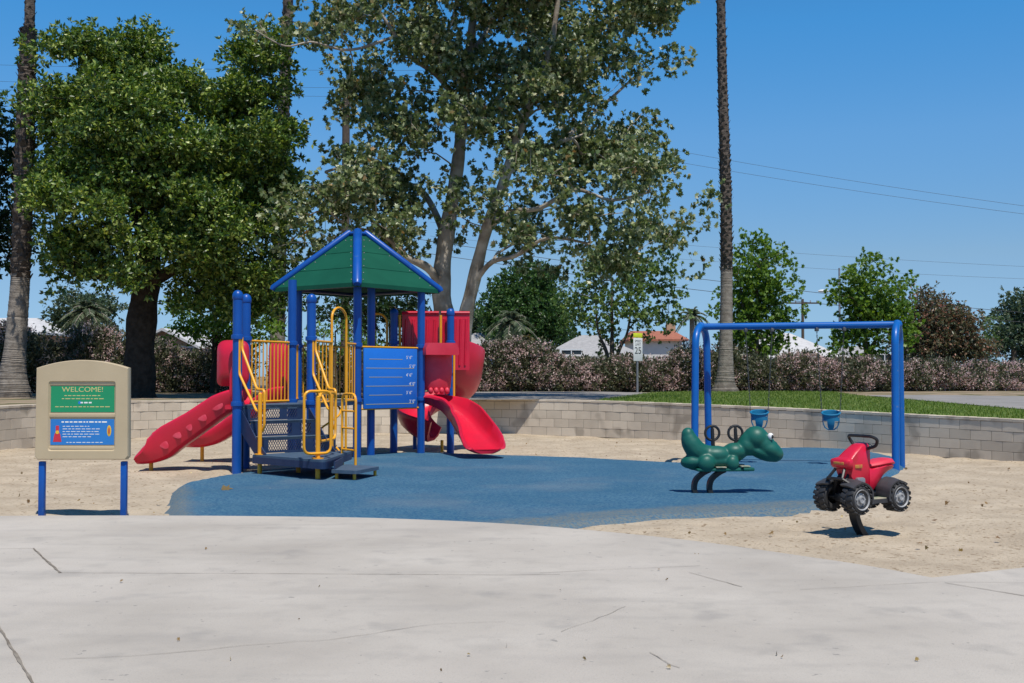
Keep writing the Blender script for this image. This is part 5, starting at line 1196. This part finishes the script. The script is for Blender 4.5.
def bucket(f, f0, f1, label):
    top = La.lerp(Ra, f)+up*BZ; c = AT(0, 0, 10); hz = .70; pos = top.copy(); pos.z = hz
    root = empty('bucket_swing', pos, math.atan2(bd.y, bd.x)); o = MB()
    # bucket: tall back, front bib, two leg openings
    n = 28; rows = [(.132, .13), (.13, .005), (.122, -.04), (.098, -.10), (.045, -.135)]; V = []
    def rad(a): return 1 
    mb = MB(); bm = bmesh.new(); grid = []
    for r, z in rows:
        ring = []
        for k in range(n):
            a = 2*math.pi*k/n; fr_ = -math.sin(a)    # front is -y
            zz_ = z + (.03*max(0, -fr_) if z > .1 else 0) - (.035*max(0, fr_) if z > .1 else 0)
            ring.append(bm.verts.new((r*math.cos(a)*1.0, r*math.sin(a)*.85, zz_)))
        grid.append(ring)
    for i in range(len(rows)-1):
        for k in range(n):
            a = (2*math.pi*(k+.5)/n); deg = math.degrees(a) % 360
            hole = i >= 1 and i <= 3 and any(lo < deg < hi for lo, hi in ((190, 248), (292, 350), (10, 68), (112, 170)))
            if not hole: bm.faces.new((grid[i][k], grid[i][(k+1) % n], grid[i+1][(k+1) % n], grid[i+1][k]))
    for k in range(n//2): pass
    bm.faces.new(grid[-1][::-1])
    bmesh.ops.recalc_face_normals(bm, faces=bm.faces[:]); bmesh.ops.solidify(bm, geom=bm.faces[:], thickness=.016)
    mb.bm(bm); seat = mb.build('seat', M['teal'], root, smooth=50)
    rim_ = MB(); rim_.tube([(.136*math.cos(a), .117*math.sin(a), .13+.03*max(0, math.sin(a))-.035*max(0, -math.sin(a))) for a in np.linspace(0, 2*math.pi, 33)], .013, 8); rim_.build('rim', M['teal'], seat)
    for sx, fx_ in ((-1, f0), (1, f1)):
        t = (La.lerp(Ra, fx_)+up*(BZ-.08))-pos; tl = Matrix.Rotation(-math.atan2(bd.y, bd.x), 3, 'Z') @ t
        a = Vector((sx*.134, 0, .13)); L_ = (tl-a).length; nlk = int(L_/.034); cm_ = MB(); d = (tl-a).normalized()
        for k in range(nlk):
            q0, q1 = a.lerp(tl, (k-.12)/nlk), a.lerp(tl, (k+1.12)/nlk); s_ = d.cross(Vector((0, 1, 0)) if k % 2 else Vector((1, 0, 0))).normalized()*.0075
            cm_.tube([q0+s_*.3, q0.lerp(q1, .25)+s_, q0.lerp(q1, .75)+s_, q1+s_*.3, q1-s_*.3, q0.lerp(q1, .75)-s_, q0.lerp(q1, .25)-s_, q0-s_*.3, q0+s_*.3], .0036, 4, cap=False)
        cm_.build('chain', M['chain'], root)
        tri = MB(); tri.tube([a, Vector((sx*.108, -.07, .06)), ], .005, 5); tri.build('bracket', M['chain'], root)
    tag(root, label, 'swing', 'blue toddler bucket swings on the swing frame')
bucket(.303, .235, .372, 'teal toddler bucket swing above the dinosaur rider, left of the pair')
bucket(.668, .60, .737, 'teal toddler bucket swing nearer the red quad rider, right of the pair')

# ================================================================ DINOSAUR RIDER
dn = empty('dinosaur_rider', G(705, 496), R(4)); dx = lambda px: (px-705)*13.33/F_*1.0; dz = lambda py: (496-py)*13.33/F_
def blob_mesh(balls, links, name, m, parent, voxel=.010, smooth=5):
    mb = MB()
    for b in balls: mb.ell(b[0], tuple(q*1.19 for q in b[1]) if hasattr(b[1], '__len__') else b[1]*1.1, rot=b[2] if len(b) > 2 else None, seg=24, rings=16)
    for l in links: mb.tube(bez([q for q, r in l], 8), [a*1.12 for i in range(len(l)-1) for a in [l[i][1]+(l[i+1][1]-l[i][1])*k/8 for k in range(8)]]+[l[-1][1]], 16)
    o = mb.build(name, m, parent); r = o.modifiers.new('r', 'REMESH'); r.mode = 'VOXEL'; r.voxel_size = voxel; s_ = o.modifiers.new('s', 'SMOOTH'); s_.iterations = smooth; s_.factor = .5
    me = bpy.data.meshes.new_from_object(o.evaluated_get(bpy.context.evaluated_depsgraph_get())); o.modifiers.clear(); old = o.data; o.data = me; bpy.data.meshes.remove(old)
    me.materials.clear(); me.materials.append(m); me.shade_smooth(); return o
v = lambda px, py, y=0: Vector((dx(px), y, dz(py)))
balls = [(v(688, 435), (.065, .065, .075)), (v(716, 455), (.17, .115, .09)), (v(735, 452), (.12, .11, .09)), (v(757, 438.5), (.125, .125, .12)), (v(751, 445), (.09, .095, .11)),
         (v(769, 449.5), (.155, .13, .095), Matrix.Rotation(.42, 3, 'Y')), (v(776, 455), (.075, .105, .075), Matrix.Rotation(.4, 3, 'Y')), (v(762, 453.5), (.165, .11, .06), Matrix.Rotation(.42, 3, 'Y')), (v(747, 446), (.09, .10, .10)), (v(764, 444.5), (.13, .12, .105), Matrix.Rotation(.35, 3, 'Y')), (v(718, 461), (.19, .11, .07)), (v(774, 453), (.11, .115, .085), Matrix.Rotation(.4, 3, 'Y')),  (v(693, 461.5), (.125, .095, .07), Matrix.Rotation(-.12, 3, 'Y')), (v(699, 462), (.11, .10, .06)),
         (v(773.5, 443.5, -.045), (.045, .03, .022)), (v(773.5, 443.5, .045), (.045, .03, .022)), (v(780.5, 449.5, -.045), .02), (v(780.5, 449.5, .045), .02)]
for sg in (-1, 1): balls += [(v(704.5, 463, sg*.115), (.085, .06, .085)), (v(730.5, 463, sg*.11), (.068, .055, .078)), (v(767, 438, sg*.075), (.045, .045, .048))]
body = blob_mesh(balls, [[(v(688, 434.5), .070), (v(690.5, 442), .098), (v(696.5, 450.5), .108), (v(706, 454.5), .10), (v(716, 455.5), .10)], [(v(712, 456), .1), (v(724, 457), .088), (v(735, 454.5), .09), (v(743, 449), .085), (v(750, 441), .10), (v(757, 438), .11)], [(v(690, 465), .05), (v(706, 466), .06)]], 'body', M['dino'], dn, smooth=14)
for sg in (-1, 1):
    e_ = MB().ell(v(769.2, 436.2, sg*.112), (.036, .028, .040), seg=16, rings=12).build('eye', M['eye'], dn); MB().ell(v(770.6, 436.6, sg*.134), (.016, .010, .023), seg=12, rings=8).build('pupil', M['sign_black'], e_)
fb = MB(); fb.box(v(721, 469.2), (.62, .30, .035), bev=.014); fb.box(v(746, 468.6), (.13, .36, .04), bev=.014); fb.build('footboard', M['dino'], dn, smooth=30)
for px, w in ((718.5, .12), (743, .105)):
    for sg in (-1, 1): MB().box(v(px, 466.6 if px < 730 else 465.8, sg*(.115 if px < 730 else .12)), (w, .10, .014), bev=.005).build('foot_pad', M['worn'], dn, smooth=30)
for px in (712.7, 736.2):
    h = MB(); c = v(px, 433.2); 
    for sg in (0,):
        cc = c; h.tube([cc+Vector((.083*math.cos(a), 0, .083*math.sin(a))) for a in np.linspace(0, 2*math.pi, 29)], .0155, 8)
        h.tube([cc+Vector((0, 0, .083)), cc-Vector((0, 0, .083))], .016, 8)
    h.tube([c+Vector((0, 0, .05)), v(px+1, 452)], [.02, .024], 10); h.build('handle', M['black'], dn)
for px in (697.5, 713):
    s_ = MB(); pth = bez([v(px-.5, 497.5), v(px-3.5, 489), v(px-1.8, 480), v(px+5, 473.5), v(px+12, 470)], 7); s_.sweep(pth, [[(-.045, -.026), (.045, -.026), (.045, .026), (-.045, .026)]]*len(pth), up=(1, 0, .01)); s_.build('spring_leg', M['black'], dn, smooth=30)
tag(dn, 'green dinosaur ride-on with two black handles on curved spring legs', 'spring rider')

# ================================================================ QUAD RIDER
hd_ = Vector((-.86, -.51, 0)); q0 = G(862, 533.5)+hd_*.015; qa_ = math.atan2(hd_.y, hd_.x)
qd = empty('quad_rider', q0, qa_); QS = .08    # x forward, y to its left
CXo = .02
red = MB()
def loft(secs, mb):
    """secs: (x, half width bottom, half width top, z bottom, z top, corner)"""
    o = len(mb.v); k = 12
    for x, wb, wt, zb, zt, r in secs:
        ring = [(-wb+r, zb), (wb-r, zb), (wb, zb+r), ((wb+wt)/2, (zb+zt)/2), (wt, zt-r), (wt-r*.7, zt-r*.25), (wt*.4, zt), (-wt*.4, zt), (-wt+r*.7, zt-r*.25), (-wt, zt-r), (-(wb+wt)/2, (zb+zt)/2), (-wb, zb+r)]
        mb.v += [(x, y, z) for y, z in ring]
    for i in range(len(secs)-1):
        for j in range(k): mb.f.append((o+i*k+j, o+i*k+(j+1) % k, o+(i+1)*k+(j+1) % k, o+(i+1)*k+j))
    mb.f.append(tuple(o+j for j in range(k))[::-1]); mb.f.append(tuple(o+(len(secs)-1)*k+j for j in range(k)))
loft([(.265, .085, .09, .605, .655, .02), (.25, .108, .112, .59, .668, .02), (.205, .108, .108, .575, .678, .022), (.195, .078, .085, .50, .684, .02), (.13, .062, .078, .43, .735, .02), (.05, .055, .072, .36, .785, .02), (-.02, .055, .068, .34, .805, .02), (-.055, .055, .062, .34, .79, .02), (-.075, .05, .045, .34, .70, .02)], red)
loft([(-.05, .065, .06, .36, .60, .02), (-.09, .07, .065, .37, .575, .02), (-.14, .072, .08, .42, .59, .02), (-.22, .07, .095, .50, .61, .02), (-.30, .07, .095, .545, .615, .02), (-.345, .06, .075, .555, .60, .015)], red)
bo = red.build('body', M['red'], qd, smooth=50)
MB().box((.267, 0, .63), (.008, .12, .024), bev=.003).build('front_badge', M['badge'], bo)
for sg in (-1, 1):
    MB().box((.10, sg*.074, .60), (.09, .006, .03), bev=.002).build('side_badge', M['badge'], bo)
    e_ = MB(); e_.box((.09, sg*.08, .46), (.10, .05, .09), bev=.02); e_.box((.01, sg*.085, .37), (.10, .05, .10), bev=.025); e_.build('engine_block', M['metal'], qd)
sea = MB(); loft([(-.07, .055, .05, .58, .615, .015), (-.15, .085, .08, .585, .632, .02), (-.25, .105, .10, .60, .652, .02), (-.32, .10, .09, .605, .658, .02), (-.355, .08, .07, .60, .64, .015)], sea); sea.build('seat', M['redfade'], qd, smooth=50)
ft = MB(); ft.prism([(-.24, -.20), (.14, -.20), (.14, .20), (-.24, .20)], .285, .315); ft.build('floor_board', M['fender'], qd, smooth=0)
for sg in (-1, 1): MB().box((-.04, sg*.14, .322), (.22, .10, .012), bev=.004).build('foot_pad', M['worn'], qd, smooth=30)
fx_, rx_, ty, wz, wr = .225, -.265, .160, .328, .128
for ax in (fx_, rx_):
    for sg in (-1, 1):
        f_ = MB(); V = []; n = 15                      # mudguard arched over the wheel
        for k in range(n):
            a = R((48 if ax > 0 else -14) + (152 if ax > 0 else 140)*k/(n-1)); r_ = wr+.022+(.012 if 3 < k < 11 else 0)
            x, z = ax+r_*math.cos(a), wz+r_*math.sin(a)*.92+.012
            for y, dz_ in ((sg*.07, .010), (sg*.15, .006), (sg*.222, -.010)): V.append((x, y, z+dz_))
        Fs = [(3*i+j, 3*i+j+1, 3*i+j+4, 3*i+j+3) for i in range(n-1) for j in range(2)]
        bm = bmesh.new(); bv = [bm.verts.new(q) for q in V]; [bm.faces.new([bv[i] for i in f]) for f in Fs]; bmesh.ops.recalc_face_normals(bm, faces=bm.faces[:]); bmesh.ops.solidify(bm, geom=bm.faces[:], thickness=.016); f_.bm(bm); f_.build('mudguard', M['fender'], qd, smooth=50)
        w_ = MB(); c = (ax, sg*ty, wz); hw = .065
        w_.lathe([(.06, -hw*.8), (.085, -hw), (wr-.025, -hw), (wr-.006, -hw*.7), (wr-.004, 0), (wr-.006, hw*.7), (wr-.025, hw), (.085, hw), (.06, hw*.8)], c, 'Y', 32)
        for k in range(16):                            # tread lugs
            a = 2*math.pi*k/16
            for s2 in (-1, 1):
                aa = a+(.1 if s2 > 0 else -.1); Mt = Matrix.Translation(c) @ Matrix.Rotation(-aa, 4, 'Y') @ Matrix.Translation((wr-.004, s2*.035, 0)) @ Matrix.Rotation(s2*.35, 4, 'X')
                w_.box((0, 0, 0), (.014, .058, .034), bev=.004, M4=Mt)
        ty_ = w_.build('wheel', M['rubber'], qd, smooth=40)
        rm = MB(); rm.lathe([(0, hw*1.0), (.018, hw*1.0), (.02, hw*1.1), (.03, hw*1.1), (.034, hw*.8), (.06, hw*.72), (.074, hw*.85), (.088, hw*1.12), (.091, hw*.95)], (0, 0, 0), 'Y', 28)
        for k in range(6):
            a = k*math.pi/3; rm.ell((.05*math.cos(a), hw*.8, .05*math.sin(a)), (.008, .006, .008), seg=8, rings=6)
        rm.v = [(x+c[0], y*sg+c[1], z+c[2]) for x, y, z in rm.v]; rm.build('rim', M['rim'], ty_, smooth=35)
ax_ = MB()
for ax in (fx_, rx_): ax_.tube([(ax, -.2, wz), (ax, .2, wz)], .022, 8)
for sg in (-1, 1): ax_.tube([(.20, sg*.13, wz), (.24, sg*.05, .48), (.18, sg*.04, .54)], .016, 6); ax_.tube([(.26, sg*.15, .45), (.31, sg*.08, .50), (.25, sg*.05, .58)], .014, 6)
ax_.tube([(.31, -.09, .50), (.31, .09, .50)], .014, 6); ax_.box((0, 0, .33), (.5, .14, .07), bev=.01); ax_.build('axle', M['black'], qd)
hb_ = MB(); hb_.tube(rounded([Vector(p) for p in ((-.02, .045, .745), (-.06, .13, .775), (-.04, .165, .835), (.0, .13, .862), (.0, -.13, .862), (-.04, -.165, .835), (-.06, -.13, .775), (-.02, -.045, .745))], .03), .0145, 8); hb_.ell((-.06, 0, .765), (.04, .085, .035)); hb_.tube([(-.075, .0, .76), (-.085, 0, .70)], .022, 8)
hb_.build('handlebar', M['black'], qd)
lg = MB(); pth = bez([(-.04, 0, -.03), (.025, 0, .05), (.07, 0, .14), (.08, 0, .22), (.065, 0, .30)], 7); lg.sweep(pth, [[(-.04, -.025), (.04, -.025), (.04, .025), (-.04, .025)]]*len(pth), up=(1, 0, .01)); lg.build('spring_leg', M['black'], qd, smooth=30)
tag(qd, 'red and black toy quad bike ride-on standing on one curved spring leg', 'spring rider')

# ================================================================ LITTER
n = 420; Q = np.column_stack([rng.uniform(-9, 9, n), rng.uniform(10, 25, n), np.full(n, .012)])
wgt = rng.uniform(size=n); Q = Q[:]; Dl = rng.normal(size=(n, 3)); Dl[:, 2] = np.abs(Dl[:, 2])*.15
near = np.array([G(*p)[:] for p in ((935, 523), (925, 550), (922, 546), (985, 505), (1008, 470), (905, 470), (30, 503), (36, 504), (20, 497), (160, 502), (945, 505), (1000, 540), (963, 553), (700, 560), (770, 535), (80, 502))]) + np.array([0, 0, .02])
Q = np.concatenate([Q, near]); Dl = np.concatenate([Dl, np.column_stack([rng.normal(size=(len(near), 2)), np.full(len(near), .15)])])
con = np.array([G(*p, .05)[:] for p in ((318+353, 668), (560, 591), (668, 580), (776, 655), (782, 657), (586, 660), (322+185, 646), (120, 582), (320, 587), (205, 549), (440, 671), (660, 570), (470, 655), (230, 660), (915, 660), (300, 620), (180, 640))]) + np.array([0, 0, .006])
Q = np.concatenate([Q, con]); Dl = np.concatenate([Dl, np.column_stack([rng.normal(size=(len(con), 2)), np.full(len(con), .1)])])
pad_l = np.array([G(221, 493)[:]]) + np.array([0, 0, .045]); Q = np.concatenate([Q, pad_l]); Dl = np.concatenate([Dl, [[1, .2, .1]]])
szs = np.concatenate([rng.uniform(.012, .035, n), rng.uniform(.035, .06, len(near)), rng.uniform(.012, .03, len(con)), [.14]])
tag(leaves('fallen_leaves', Q, Dl, szs, M['fallen'], None, LOBE, LOBE_T), 'dry brown fallen leaves scattered over the sand and concrete', 'leaves', kind='stuff')
bpy.context.view_layer.update()
